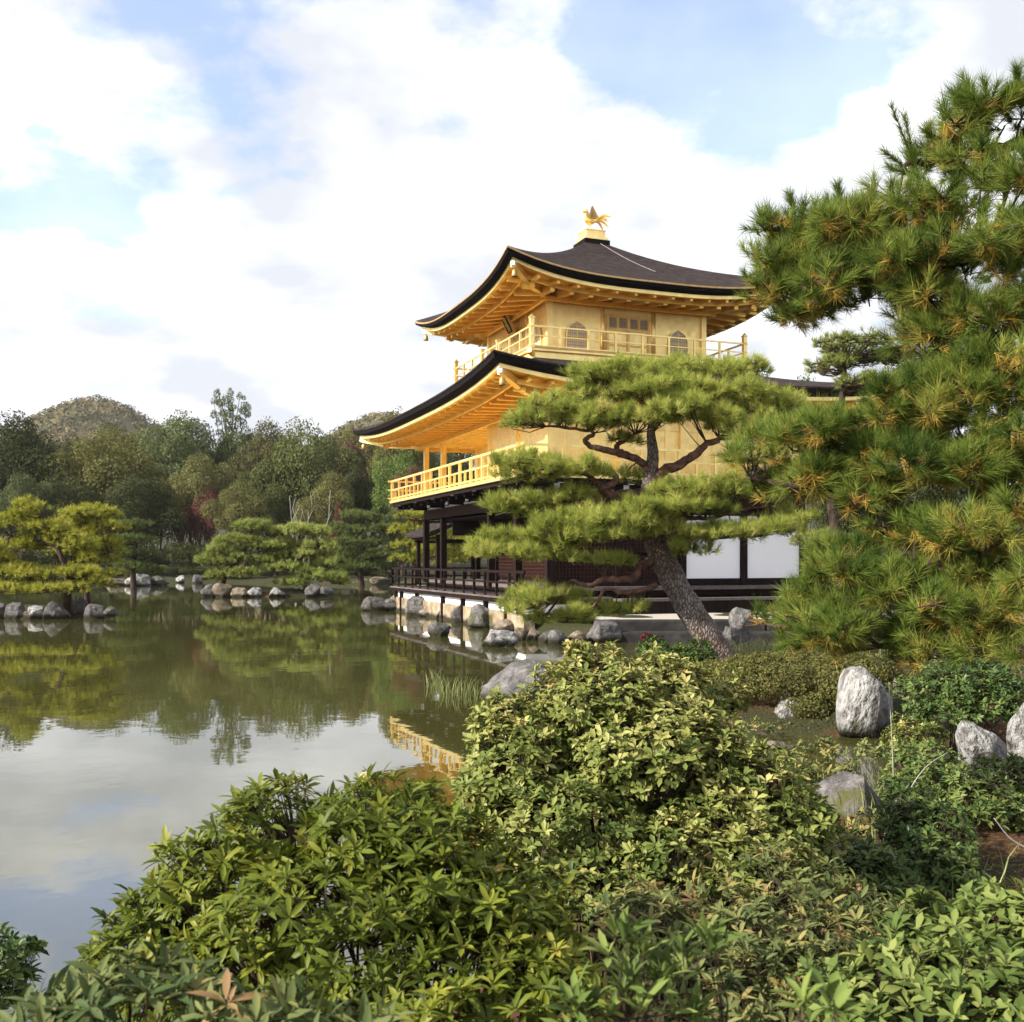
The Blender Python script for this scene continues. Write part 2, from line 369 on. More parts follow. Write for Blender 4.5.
M['shrub_dark'] = leaf_mat('dark_green_leaves', [(0, (0.022, 0.046, 0.012)), (0.5, (0.062, 0.100, 0.024)), (1, (0.15, 0.18, 0.05))], trans=0.18, rough=0.35, spec=0.13)
M['shrub_brown'] = leaf_mat('bronze_green_leaves', [(0, (0.040, 0.048, 0.014)), (0.5, (0.095, 0.095, 0.026)), (1, (0.17, 0.15, 0.045))], trans=0.2, rough=0.5)
M['shrub_mixed'] = leaf_mat('mixed_autumn_leaves', [(0, (0.045, 0.07, 0.022)), (0.5, (0.12, 0.14, 0.045)), (0.8, (0.24, 0.22, 0.07)), (0.94, (0.26, 0.19, 0.07)), (1, (0.22, 0.135, 0.06))], trans=0.22, rough=0.55, spec=0.12)
M['front_leaf'] = leaf_mat('blue_green_leaves', [(0, (0.045, 0.075, 0.018)), (0.5, (0.115, 0.16, 0.036)), (1, (0.24, 0.27, 0.075))], trans=0.22, rough=0.55, spec=0.12)
M['grass'] = leaf_mat('pale_grass', [(0, (0.10, 0.13, 0.04)), (0.5, (0.22, 0.25, 0.09)), (1, (0.38, 0.38, 0.18))], trans=0.3, rough=0.6)
M['red_leaf'] = leaf_mat('crimson_leaves', [(0, (0.07, 0.015, 0.015)), (1, (0.20, 0.04, 0.04))], trans=0.3)
M['forest'] = leaf_mat('hill_forest_leaves', [(0, (0.075, 0.080, 0.040)), (0.35, (0.12, 0.115, 0.055)), (0.6, (0.18, 0.135, 0.07)), (0.8, (0.22, 0.19, 0.08)), (1, (0.21, 0.11, 0.06))], trans=0.1)

# ground: soil, moss and fallen needles
def ground_mat():
    m, nt, b = new_mat('garden_soil')
    N, L = nt.nodes.new, nt.links.new
    geo = N('ShaderNodeNewGeometry')
    n1 = N('ShaderNodeTexNoise'); n1.inputs['Scale'].default_value = 0.9; n1.inputs['Detail'].default_value = 6
    n2 = N('ShaderNodeTexNoise'); n2.inputs['Scale'].default_value = 26; n2.inputs['Detail'].default_value = 10; n2.inputs['Roughness'].default_value = 0.7
    for n in (n1, n2): L(geo.outputs['Position'], n.inputs['Vector'])
    soil = ramp(nt, [(0.3, (0.024, 0.012, 0.006)), (0.5, (0.075, 0.036, 0.017)), (0.72, (0.18, 0.095, 0.048))]); L(n2.outputs['Fac'], soil.inputs[0])
    moss = ramp(nt, [(0.3, (0.014, 0.016, 0.006)), (0.7, (0.050, 0.050, 0.018))]); L(n2.outputs['Fac'], moss.inputs[0])
    mk = ramp(nt, [(0.50, (0, 0, 0)), (0.62, (1, 1, 1))]); sp = N('ShaderNodeSeparateXYZ'); L(geo.outputs['Position'], sp.inputs[0])
    fy = N('ShaderNodeMapRange'); fy.inputs['From Min'].default_value = 9; fy.inputs['From Max'].default_value = 15; fy.inputs['To Max'].default_value = 0.22; L(sp.outputs['Y'], fy.inputs['Value'])
    sm = N('ShaderNodeMath'); L(n1.outputs['Fac'], sm.inputs[0]); L(fy.outputs[0], sm.inputs[1]); L(sm.outputs[0], mk.inputs[0])
    mx = N('ShaderNodeMix'); mx.data_type = 'RGBA'; L(mk.outputs[0], mx.inputs['Factor']); L(soil.outputs[0], mx.inputs[6]); L(moss.outputs[0], mx.inputs[7])
    L(mx.outputs[2], b.inputs['Base Color']); b.inputs['Roughness'].default_value = 0.95
    b.inputs['Specular IOR Level'].default_value = 0.2
    bp = N('ShaderNodeBump'); bp.inputs['Strength'].default_value = 0.8; bp.inputs['Distance'].default_value = 0.04
    L(n2.outputs['Fac'], bp.inputs['Height']); L(bp.outputs[0], b.inputs['Normal'])
    return m
M['ground'] = ground_mat()
M['gravel'] = noisy_mat('pale_gravel', [(0.3, (0.30, 0.27, 0.22)), (0.7, (0.48, 0.44, 0.38))], scale=40, rough=0.95, bump=0.3, bscale=90, bdist=0.01)

def water_mat():
    m, nt, b = new_mat('pond_water')
    N, L = nt.nodes.new, nt.links.new
    geo = N('ShaderNodeNewGeometry')
    mp = N('ShaderNodeMapping'); mp.inputs['Scale'].default_value = (1.0, 1.0, 1.0); L(geo.outputs['Position'], mp.inputs[0])
    n1 = N('ShaderNodeTexNoise'); n1.inputs['Scale'].default_value = 2.2; n1.inputs['Detail'].default_value = 3
    n2 = N('ShaderNodeTexNoise'); n2.inputs['Scale'].default_value = 0.35; n2.inputs['Detail'].default_value = 2
    for n in (n1, n2): L(mp.outputs[0], n.inputs['Vector'])
    ad = N('ShaderNodeMath'); ad.operation = 'MULTIPLY_ADD'; ad.inputs[1].default_value = 2.0
    L(n2.outputs['Fac'], ad.inputs[0]); L(n1.outputs['Fac'], ad.inputs[2])
    bp = N('ShaderNodeBump'); bp.inputs['Strength'].default_value = 0.07; bp.inputs['Distance'].default_value = 0.02
    L(ad.outputs[0], bp.inputs['Height']); L(bp.outputs[0], b.inputs['Normal'])
    b.inputs['Base Color'].default_value = (0.048, 0.047, 0.013, 1)
    b.inputs['Roughness'].default_value = 0.015
    b.inputs['IOR'].default_value = 1.85
    b.inputs['Specular IOR Level'].default_value = 0.55
    return m
M['water'] = water_mat()

# ------------------------------------------------------------------ ground, pond, hills
YAW = 0.362
CU, SU = math.cos(YAW), math.sin(YAW)
PX, PY = 2.66, 34.44
def W(u, v):
    return (PX + CU*u - SU*v, PY + SU*u + CU*v)

def ell(cx, cy, rx, ry, n=26, seed=0):
    r = np.random.default_rng(seed)
    a = np.arange(n) * 2*math.pi/n
    k = 1 + 0.10*np.sin(3*a + r.random()*6) + 0.06*np.sin(5*a + r.random()*6)
    return [(cx + rx*c*q, cy + ry*s*q) for c, s, q in zip(np.cos(a), np.sin(a), k)]

LAND = [
  ([(-40,-30),(-40,0.6),(-9,1.2),(-3.2,1.9),(-1.6,2.9),(-0.6,4.0),(0.2,5.2),(1.0,6.3),(1.7,7.3),(2.4,8.0),(3.4,8.2),(4.4,8.5),(5.2,9.0),(7,9.6),(9,10.6),(11,11),(60,11),(60,-30)], 0.62, 2.6),
  ([(0.1,13.6),(.8,12.1),(2.0,11.5),(3.2,11.2),(4.5,10.9),(5.4,10.2),(6.5,9.5),(60,9.5),(60,19),(9,18.5),(5,17.8),(3,17.4),(1.2,16.0),(.2,14.8)], 0.45, .5),
  ([(2.1,24.6),(14,24.6),(22,22),(60,17),(400,10),(400,900),(-500,900),(-500,93),(-140,92),(-60,90),(-30,87.5),(-16,83.5),(-9,76),(-3.6,60),(-2.6,47),W(-3.6,8.2),W(-4.85,7.0),W(-4.85,-6.7)], 0.45, .3),
  (ell(-16.9,35.6,3.4,1.7,seed=1), 0.32, .4),
  (ell(-13.0,54.6,3.1,1.7,seed=2), 0.42, .4),
]
def sdist(X, Y, poly):
    P = np.array(poly, float); Q = np.roll(P, -1, 0)
    d2 = np.full(X.shape, 1e18); inside = np.zeros(X.shape, bool)
    for (ax, ay), (bx, by) in zip(P, Q):
        ex, ey = bx-ax, by-ay
        t = np.clip(((X-ax)*ex + (Y-ay)*ey) / (ex*ex+ey*ey + 1e-12), 0, 1)
        d2 = np.minimum(d2, (X-ax-t*ex)**2 + (Y-ay-t*ey)**2)
        c = ((ay > Y) != (by > Y)) & (X < ex*(Y-ay)/(ey+1e-12) + ax)
        inside ^= c
    d = np.sqrt(d2)
    return np.where(inside, d, -d)
def height(X, Y):
    X = np.asarray(X, float); Y = np.asarray(Y, float)
    h = np.full(X.shape, -0.9)
    for poly, lev, rise in LAND:
        d = sdist(X, Y, poly)
        hi = np.where(d > 0, lev*(1-np.exp(-np.maximum(d, 0)/rise)), np.maximum(d*0.7, -0.9))
        h = np.maximum(h, hi)
    far = np.clip((Y-92)/400, 0, 1) + np.clip((X-30)/300, 0, 1)*np.clip((Y-40)/100, 0, 1)
    h = h + np.where(h > 0.1, far*22, 0)
    wob = 0.05*np.sin(X*1.7+0.6*Y)*np.sin(Y*1.3-0.4*X) + 0.03*np.sin(X*4.1+1)*np.sin(Y*3.7)
    return h + np.where(h > 0.05, wob*np.clip(h*3, 0, 1), 0)
def gz(x, y): return float(height(np.array([x]), np.array([y]))[0])

def geom_axis(a0, a1, lo, hi, step, grow=1.09):
    mid = list(np.arange(lo, hi+1e-6, step))
    s = step; v = hi; up = []
    while v < a1: s *= grow; v += s; up.append(v)
    s = step; v = lo; dn = []
    while v > a0: s *= grow; v -= s; dn.append(v)
    return np.array(dn[::-1] + mid + up)
gx = geom_axis(-2500, 2500, -8, 14, 0.17, 1.07); gy = geom_axis(-60, 3000, 0.5, 46, 0.17, 1.07)
GX, GY = np.meshgrid(gx, gy)
GZ = height(GX, GY)
mb = MB(); nx, ny = len(gx), len(gy)
idx = np.arange(nx*ny).reshape(ny, nx)
mb.add(np.stack([GX, GY, GZ], -1).reshape(-1, 3), [np.stack([idx[:-1, :-1], idx[:-1, 1:], idx[1:, 1:], idx[1:, :-1]], -1).reshape(-1, 4)])
tag(mb.build('ground', M['ground'], smooth=True), kind='structure')

mb = MB(); mb.add([(-500, -8, 0), (300, -8, 0), (300, 130, 0), (-500, 130, 0)], [[(0, 1, 2, 3)]])
tag(mb.build('pond_water', M['water']), kind='structure')

# distant hill with its wood
def hill_h(X, Y):
    a = 74*np.exp(-(((X+212)/62)**2 + ((Y-540)/120)**2)) 
    b = 71*np.exp(-(((X+70)/55)**2 + ((Y-560)/120)**2))
    c = 46*np.exp(-(((X+140)/120)**2 + ((Y-540)/110)**2))
    d = 40*np.exp(-(((X-150)/170)**2 + ((Y-600)/140)**2))
    return np.maximum.reduce([a, b, c, d]) + 3*np.sin(X/17)*np.sin(Y/23) + 14
hx = np.linspace(-420, 420, 120); hy = np.linspace(360, 760, 60)
HX, HY = np.meshgrid(hx, hy); HZ = hill_h(HX, HY) - 4
edge = np.minimum.reduce([(HX+420)/60, (420-HX)/60, (HY-360)/60, (760-HY)/60]).clip(0, 1)
HZ = HZ*edge - 2*(1-edge)
mb = MB(); idx = np.arange(HX.size).reshape(HX.shape)
mb.add(np.stack([HX, HY, HZ], -1).reshape(-1, 3), [np.stack([idx[:-1, :-1], idx[:-1, 1:], idx[1:, 1:], idx[1:, :-1]], -1).reshape(-1, 4)])
tag(mb.build('hills', M['forest'], smooth=True), kind='structure')

# ------------------------------------------------------------------ foliage generators
def rand_dirs(n, r=rng):
    return nrm(r.normal(size=(n, 3)))

def leaf_cards(mb, P, N, size, tint, aspect=1.0):
    """single small leaf faces at P facing N"""
    n = len(P)
    ref = rand_dirs(n); a = nrm(np.cross(N, ref)); b = np.cross(N, a)
    s = (size if np.ndim(size) else np.full(n, size))[:, None]
    V = np.stack([P - a*s*aspect, P - b*s*0.5, P + a*s*aspect, P + b*s*0.5], 1).reshape(-1, 3)
    mb.add(V, [np.arange(4*n).reshape(-1, 4)], np.repeat(tint, 4))

def leaves(mb, P, D, U, L, Wd, tint, fold=0.18, droop=0.25, ovate=0.42):
    """shaped leaves: base P, midrib direction D, upper side U, folded along the midrib and drooping"""
    n = len(P); D = nrm(D); S = nrm(np.cross(D, U)); U = np.cross(S, D)
    L = np.broadcast_to(L, (n,))[:, None]; Wd = np.broadcast_to(Wd, (n,))[:, None]
    dr = droop * rng.uniform(0.3, 1.5, (n, 1)); fo = fold * rng.uniform(0.4, 1.6, (n, 1))
    w1, w2 = (0.40, 0.50) if ovate < 0.5 else (0.30, 0.52)
    def sec(t, w):
        c = P + D*L*t - U*L*dr*t*t
        return c + S*Wd*w + U*Wd*fo, c, c - S*Wd*w + U*Wd*fo
    l1, c1, r1 = sec(0.36, w1); l2, c2, r2 = sec(0.70, w2*0.92)
    tip = P + D*L - U*L*dr
    V = np.stack([P, l1, c1, r1, l2, c2, r2, tip], 1).reshape(-1, 3)
    o = np.arange(n)[:, None]*8
    T3 = np.concatenate([np.concatenate([o, o+3, o+2], 1), np.concatenate([o, o+2, o+1], 1), np.concatenate([o+5, o+6, o+7], 1), np.concatenate([o+4, o+5, o+7], 1)])
    Q = np.concatenate([np.concatenate([o+2, o+3, o+6, o+5], 1), np.concatenate([o+1, o+2, o+5, o+4], 1)])
    mb.add(V, [T3, Q], np.repeat(tint, 8))

def rosettes(mb, P, D, k, L, Wd, tint, spread=(50, 85), **kw):
    """k leaves around each shoot tip"""
    n = len(P); D = nrm(D)
    ref = rand_dirs(n); a = nrm(np.cross(D, ref)); b = np.cross(D, a)
    Ps, Ds, Us, Ls, Ws, Ts = [], [], [], [], [], []
    for i in range(k):
        az = i*2.39996 + rng.uniform(-.3, .3, n)
        el = np.radians(rng.uniform(*spread, n)) * (1 if i > 1 else 0.6)
        r = a*np.cos(az)[:, None] + b*np.sin(az)[:, None]
        d = D*np.cos(el)[:, None] + r*np.sin(el)[:, None]
        u = D*np.sin(el)[:, None] - r*np.cos(el)[:, None]
        u = nrm(u + rand_dirs(n)*0.25)
        Ps.append(P - D*(np.broadcast_to(L, (n,))*rng.uniform(0, .35, n))[:, None]); Ds.append(d); Us.append(u)
        sc = rng.uniform(.5, 1.2, n)
        Ls.append(L*sc); Ws.append(Wd*sc); Ts.append(np.clip(tint + rng.normal(0, .10, n), 0, 1))
    leaves(mb, np.concatenate(Ps), np.concatenate(Ds), np.concatenate(Us), np.concatenate(Ls), np.concatenate(Ws), np.concatenate(Ts), **kw)

def needles(mb, P, D, k, L, w, tint, cone=(15, 75), shoot=0.5, tvar=0.1, droop=0.0):
    """needle tufts: k thin needles round each shoot"""
    n = len(P); D = nrm(D)
    Pk = np.repeat(P, k, 0); Dk = np.repeat(D, k, 0); m = n*k
    ref = rand_dirs(m); a = nrm(np.cross(Dk, ref))
    el = np.radians(rng.uniform(cone[0], cone[1], m))[:, None]
    d = Dk*np.cos(el) + a*np.sin(el)
    Ln = (np.repeat(np.broadcast_to(L, (n,)), k)*rng.uniform(.7, 1.1, m))[:, None]
    base = Pk + Dk*(rng.random(m)[:, None]-0.6)*Ln*shoot
    side = nrm(np.cross(d, rand_dirs(m)))*w
    tip = base + d*Ln; tip[:, 2] -= (droop*Ln[:, 0])
    V = np.stack([base+side, base-side, tip], 1).reshape(-1, 3)
    t = np.clip(np.repeat(tint, k) + rng.normal(0, tvar, m), 0, 1)
    mb.add(V, [np.arange(3*m).reshape(-1, 3)], np.repeat(t, 3))

def shell(blobs, n, depth=(0.72, 1.0), upper=-1.0, overlap=0.8):
    """points on the outside of a union of ellipsoids [(centre, radii)], with outward normals and blob index"""
    C = np.array([b[0] for b in blobs], float); R = np.array([b[1] for b in blobs], float)
    area = (R[:, 0]*R[:, 1]*R[:, 2])**(2/3); area /= area.sum()
    P, Nn, I = [], [], []
    got = 0
    while got < n:
        i = rng.choice(len(blobs), 4*n, p=area)
        d = rand_dirs(4*n)
        ok = d[:, 2] > upper
        i, d = i[ok], d[ok]
        p = C[i] + d*R[i]*rng.uniform(*depth, len(i))[:, None]
        inside = np.zeros(len(i), bool)
        for c, r, j in zip(C, R, range(len(C))):
            inside |= (((p-c)/r)**2).sum(1) < overlap**2
            inside &= ~((i == j) & False)
        own = (((p-C[i])/R[i])**2).sum(1) < overlap**2
        keep = ~inside | (own & (rng.random(len(i)) < .35))
        p, d, i = p[keep], d[keep], i[keep]
        P.append(p); Nn.append(nrm(d/R[i])); I.append(i); got += len(p)
    return np.concatenate(P)[:n], np.concatenate(Nn)[:n], np.concatenate(I)[:n]

# ------------------------------------------------------------------ rocks
def rock_mesh(seed, sub=4):
    r = np.random.default_rng(seed)
    bm = bmesh.new(); bmesh.ops.create_icosphere(bm, subdivisions=sub, radius=1)
    V = np.array([v.co[:] for v in bm.verts])
    for _ in range(11):
        d = r.normal(size=3); d /= np.linalg.norm(d); h = r.uniform(.55, .86)
        s = V @ d; V = V - np.outer(np.maximum(s-h, 0)*0.93, d)
    off = Vector(r.normal(size=3)*20)
    out = []
    for v in V:
        p = Vector(v)
        k = 0.13*mnoise.noise(p*1.7+off) + 0.07*mnoise.noise(p*4.3+off) + 0.045*abs(mnoise.noise(p*9+off)) + 0.02*mnoise.noise(p*19+off)
        out.append(p*(1+k))
    for v, c in zip(bm.verts, out): v.co = c
    for f in bm.faces: f.smooth = True
    me = bpy.data.meshes.new('rock'); bm.to_mesh(me); bm.free()
    return me
ROCKS = [rock_mesh(s) for s in (3, 7, 12, 19, 23, 31, 44)]
for me in ROCKS: me.materials.append(M['rock_grey'])
def rock(k, loc, size, rot, mat, label, group):
    o = bpy.data.objects.new('rock', ROCKS[k % len(ROCKS)]); COL.objects.link(o)
    o.location = loc; o.scale = size; o.rotation_euler = rot
    o.material_slots[0].link = 'OBJECT'; o.material_slots[0].material = M[mat]
    return tag(o, label, 'rock', group)

# ------------------------------------------------------------------ the pavilion
pav = tag(empty('pavilion', (PX, PY, 0), YAW), 'three-storey gilded pavilion with dark curved bark roofs standing at the pond edge', 'pavilion')

NS = 22
def loop(hx, hy, z, up=0.0, pw=3.2):
    """closed rectangular loop, corners raised by up"""
    s = np.linspace(-1, 1, NS, endpoint=False)
    out = []
    for k in range(4):
        q = np.abs(s)**pw
        zz = z + up*q
        fl = 1 + 0.012*q*(up > 0)
        if k == 0: p = np.stack([s*hx*fl, -hy*fl, zz], 1)
        elif k == 1: p = np.stack([hx*fl, s*hy*fl, zz], 1)
        elif k == 2: p = np.stack([-s*hx*fl, hy*fl, zz], 1)
        else: p = np.stack([-hx*fl, -s*hy*fl, zz], 1)
        out.append(p)
    return np.concatenate(out)
def strip(mb, loops, flip=False):
    n = len(loops[0]); V = np.concatenate(loops); k = np.arange(n); k2 = (k+1) % n
    Q = np.concatenate([np.stack([i*n+k, i*n+k2, (i+1)*n+k2, (i+1)*n+k], 1) for i in range(len(loops)-1)])
    mb.add(V, [Q[:, ::-1] if flip else Q])

def make_roof(name, hx, hy, ix, iy, ze, up, zt, pw, wx, wy, zw, th, rim_gold):
    """curved roof: eave half sizes hx, hy at height ze, inner ring ix, iy at zt; soffit runs to the wall wx, wy at zw"""
    top = MB(); T = np.linspace(0, 1, 15)
    strip(top, [loop(hx+(ix-hx)*t, hy+(iy-hy)*t, ze+(zt-ze)*(0.80*t+0.20*t**2.4), up*(1-t)**2) for t in T])
    root = top.build(name, M['bark_roof'], pav, smooth=True)
    e = MB()
    strip(e, [loop(hx+.003, hy+.003, ze-.002, up), loop(hx+.03, hy+.03, ze-.012, up), loop(hx+.03, hy+.03, ze-.055, up), loop(hx-.02, hy-.02, ze-.058, up)], True)
    e.build('eave_rim', M['gold_dull'] if rim_gold else M['bark_roof'], root)
    e = MB()
    strip(e, [loop(hx+.01, hy+.01, ze-.060, up), loop(hx-.02, hy-.02, ze-.080-th*.5, up), loop(hx-.20, hy-.20, ze-.08-th, up), loop(hx-.34, hy-.34, ze-.08-th+.01, up)], True)
    e.build('bark_edge', M['bark_edge'], root)
    zb = ze-.083-th
    e = MB()
    strip(e, [loop(hx-.22, hy-.22, zb, up), loop(hx-.22, hy-.22, zb-.10, up), loop(hx-.33, hy-.33, zb-.103, up)], True)
    e.build('eave_board', M['gold_bright'], root)
    zs = zb-.075
    e = MB()
    def soff(t, dz=0.0):
        return loop(hx-.25+(wx-hx+.25)*t, hy-.25+(wy-hy+.25)*t, zs+(zw-zs)*t+dz, up*(1-t)**1.6)
    strip(e, [soff(t) for t in np.linspace(0, 1, 6)], True)
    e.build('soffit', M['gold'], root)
    # two tiers of rafters
    e = MB()
    def under(d, c, h, w, hh, wl):
        # d distance outwards from wall 0..1 , c along the side, h half length of side at the eave
        return zs+(zw-zs)*(1-d)+up*(min(1, abs(c)/hh)**3.2)*d**1.6
    for side in range(4):
        hh, ww = ((hx, wx) if side % 2 == 0 else (hy, wy))     # half length along this side
        ho, wo = ((hy, wy) if side % 2 == 0 else (hx, wx))     # outwards
        n = int(round(2*(hh-.35)/0.62)); cs = np.linspace(-(hh-.4), hh-.4, n+1)
        ov = ho-.27-wo
        for c in cs:
            d0 = max(0.0, (abs(c)-ww)/(hh-.25-ww))
            for tier, (a, b, dz, w_, h_) in enumerate(((d0, 0.965, -.055, .09, .09), (d0, 0.70, -.165, .14, .15))):
                if a >= b-.03: continue
                pts = []
                for d in (a, b):
                    o = wo+ov*d; z = under(d, c, 0, 0, hh, 0)+dz
                    p = {0: (c, -o, z), 1: (o, c, z), 2: (-c, o, z), 3: (-o, -c, z)}[side]
                    pts.append(p)
                e.beam(pts[0], pts[1], w_, h_)
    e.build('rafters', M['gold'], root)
    for d, dz, w_ in ((0.72, -.13, .06), (0.10, -.30, .10)):
        L = loop(wx+(hx-.27-wx)*d, wy+(hy-.27-wy)*d, zs+(zw-zs)*(1-d)+dz, up*d**1.6)
        e = MB()
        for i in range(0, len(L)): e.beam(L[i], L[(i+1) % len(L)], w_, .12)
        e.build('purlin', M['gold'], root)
    for sx in (-1, 1):
        for sy in (-1, 1):
            e = MB()
            a = np.array([sx*wx, sy*wy, zw-.20]); b = np.array([sx*(hx-.22), sy*(hy-.22), zs+up*.96-.08]); m = a+(b-a)*.55; m[2] -= .12
            e.beam(a, m, .16, .2); e.beam(m, b, .16, .18)
            h = e.build('hip_rafter', M['gold_bright'], root)
            g = MB(); g.beam(b+(b-m)*.002, b+(b-m)*.06, .13, .15); g.build('rafter_tip', M['white_tip'], h)
            g = MB()                                           # wind bell under the corner
            q = b-(b-m)*.05
            prof = [(0.005, -.10), (.03, -.14), (.065, -.17), (.075, -.24), (.09, -.33), (.082, -.335)]
            k = np.arange(10)*2*math.pi/10
            Vb = np.concatenate([np.stack([q[0]+r*np.cos(k), q[1]+r*np.sin(k), np.full(10, q[2]+z)], 1) for r, z in prof])
            kk = np.arange(10); k2 = (kk+1) % 10
            g.add(Vb, [np.concatenate([np.stack([i*10+kk, i*10+k2, (i+1)*10+k2, (i+1)*10+kk], 1) for i in range(5)])])
            g.build('wind_bell', M['gold_dull'], h, smooth=True)
    return root

upper_roof = make_roof('upper_roof', 4.72, 4.72, .42, .42, 10.02, .52, 12.36, 1, 2.72, 2.72, 10.02, .14, True)
lower_roof = make_roof('lower_roof', 6.28, 7.96, 3.3, 3.3, 6.60, .34, 7.86, 1, 4.08, 5.98, 6.36, .18, False)
# pale conductor strip down the upper roof
def roof_pt(s, t):
    hx = 4.72+(.42-4.72)*t
    return np.array([s*hx, -hx, 10.02+(12.36-10.02)*(0.80*t+0.20*t**2.4)+.03])
e = MB()
pts = [roof_pt(s, t) for s, t in ((0.22, .99), (.26, .92), (.25, .84), (.24, .74), (.235, .64), (.235, .54), (.235, .45), (.235, .38))]
e.tube(pts, .010, 5); e.build('conductor_strip', M['metal_strip'], upper_roof)
# pedestal
ped = MB(); ped.box((-.46, -.46, 12.28), (.46, .46, 12.50)); ped = ped.build('roof_crown_box', M['bark_edge'], pav)
g = MB(); g.box((-.42, -.42, 12.502), (.42, .42, 12.60)); g.box((-.34, -.34, 12.602), (.34, .34, 12.82)); g.box((-.36, -.36, 12.822), (.36, .36, 12.85))
g.build('gilded_plinth', M['gold_bright'], ped)

# ---- railings
def railing(name, hx, hy, z0, heights, step, mat, tpost, trail, parent=pav, top_w=1.0, over=0.12, corner=None, sides=(0, 1, 2, 3), spread=None):
    e = MB()
    H = heights[-1]
    cs = []
    for side in sides:
        L = hx if side in (0, 2) else hy
        for i, h in enumerate(heights):
            w = trail*(1.25 if i == len(heights)-1 else 0.9)
            a = {0: ((-L-over, -hy), (L+over, -hy)), 1: ((hx, -L-over), (hx, L+over)), 2: ((-L-over, hy), (L+over, hy)), 3: ((-hx, -L-over), (-hx, L+over))}[side]
            dz = 0.003*(side % 2)
            e.beam((*a[0], z0+h-w/2+dz), (*a[1], z0+h-w/2+dz), w, w)
        n = max(2, int(round(2*L/step))); c = np.linspace(-L, L, n+1)
        for j, q in enumerate(c):
            if j in (0, n): continue
            p = {0: (q, -hy), 1: (hx, q), 2: (q, hy), 3: (-hx, q)}[side]
            e.box((p[0]-tpost/2, p[1]-tpost/2, z0-.002), (p[0]+tpost/2, p[1]+tpost/2, z0+H-trail*1.2))
            if spread:
                q2 = q + step/2
                if q2 < L-.1:
                    p = {0: (q2, -hy), 1: (hx, q2), 2: (q2, hy), 3: (-hx, q2)}[side]
                    e.box((p[0]-tpost*.4, p[1]-tpost*.4, z0-.002), (p[0]+tpost*.4, p[1]+tpost*.4, z0+spread))
    root = e.build(name, mat, parent)
    for sx in (-1, 1):
        for sy in (-1, 1):
            g = MB(); c = np.array([sx*hx, sy*hy, z0])
            if corner:
                w = corner
                g.box(tuple(c-[w/2, w/2, .05]), tuple(c+[w/2, w/2, H+.20]))
                g.box(tuple(c+[-w*.66, -w*.66, H+.202]), tuple(c+[w*.66, w*.66, H+.23]))
                g.add(np.array([c+[-w*.5, -w*.5, H+.231], c+[w*.5, -w*.5, H+.231], c+[w*.5, w*.5, H+.231], c+[-w*.5, w*.5, H+.231], c+[0, 0, H+.33]]), [[(0, 1, 4), (1, 2, 4), (2, 3, 4), (3, 0, 4)]])
            else:
                w = tpost*1.3
                g.box(tuple(c-[w/2, w/2, .002]), tuple(c+[w/2, w/2, H-trail*1.3]))
            g.build('corner_post', mat, root)
    return root

# ---- top storey
Z3 = 8.09
b = MB()
b.box((-3.62, -3.62, Z3-.11), (3.62, 3.62, Z3)); b.box((-3.5, -3.5, Z3-.16), (3.5, 3.5, Z3-.112)); b.box((-3.56, -3.56, Z3-.36), (3.56, 3.56, Z3-.162))
deck3 = b.build('upper_balcony', M['gold_bright'], pav)
b = MB(); b.box((-3.635, -3.635, Z3-.045), (3.635, 3.635, Z3+.004)); b.build('deck_edge', M['gold_dull'], deck3)
def arm(a, c, w, h):
    b = MB(); b.beam(a, c, w, h); b.build('balcony_bracket', M['gold'], deck3)
for sx in (-1, 1):                                           # console arms under the balcony corners and sides
    for sy in (-1, 1): arm((sx*3.3, sy*3.3, Z3-.30), (sx*3.74, sy*3.74, Z3-.15), .13, .12)

rail3 = railing('upper_railing', 3.6, 3.6, Z3, (.05, .34, .62), .90, M['gold_bright'], .06, .036, corner=.12)
for s in (-1, 1):                                            # taller gate posts in the middle of the south side
    g = MB(); c = np.array([-3.6, s*.75, Z3]); w = .1
    g.box(tuple(c-[w/2, w/2, .01]), tuple(c+[w/2, w/2, .70])); g.box(tuple(c+[-w*.7, -w*.7, .702]), tuple(c+[w*.7, w*.7, .74]))
    g.build('gate_post', M['gold_bright'], rail3)

WH = 2.66
b = MB(); b.box((-WH, -WH, Z3+.002), (WH, WH, 10.10)); wall3 = b.build('upper_wall', M['gold_bright'], pav)
for s in (-1, 1):                                            # tie beams as raised strips
    for zz, hh in ((Z3+.06, .10), (9.72, .12)):
        for lo, hi in ((-2.60, -.96), (-.80, .80), (.96, 2.60)):
            b = MB(); b.box((lo, s*(WH+.001), zz-hh/2), (hi, s*(WH+.030), zz+hh/2)); b.build('tie_beam', M['gold_bright'], wall3)
            b = MB(); b.box((s*(WH+.001), lo, zz-hh/2), (s*(WH+.030), hi, zz+hh/2)); b.build('tie_beam', M['gold_bright'], wall3)
for q in (-WH, -.88, .88, WH):
    for s in (-1, 1):
        if abs(q) < 2:
            for ax in (0, 1):
                g = MB(); c = (q, s*WH) if ax == 0 else (s*WH, q)
                g.tube([(c[0], c[1], Z3+.002), (c[0], c[1], 10.06)], .075, 10); g.build('column', M['gold_bright'], pav, smooth=True)
        else:
            g = MB(); g.box((q-.085, s*WH-.085, Z3+.002), (q+.085, s*WH+.085, 10.06)); g.build('column', M['gold_bright'], pav)
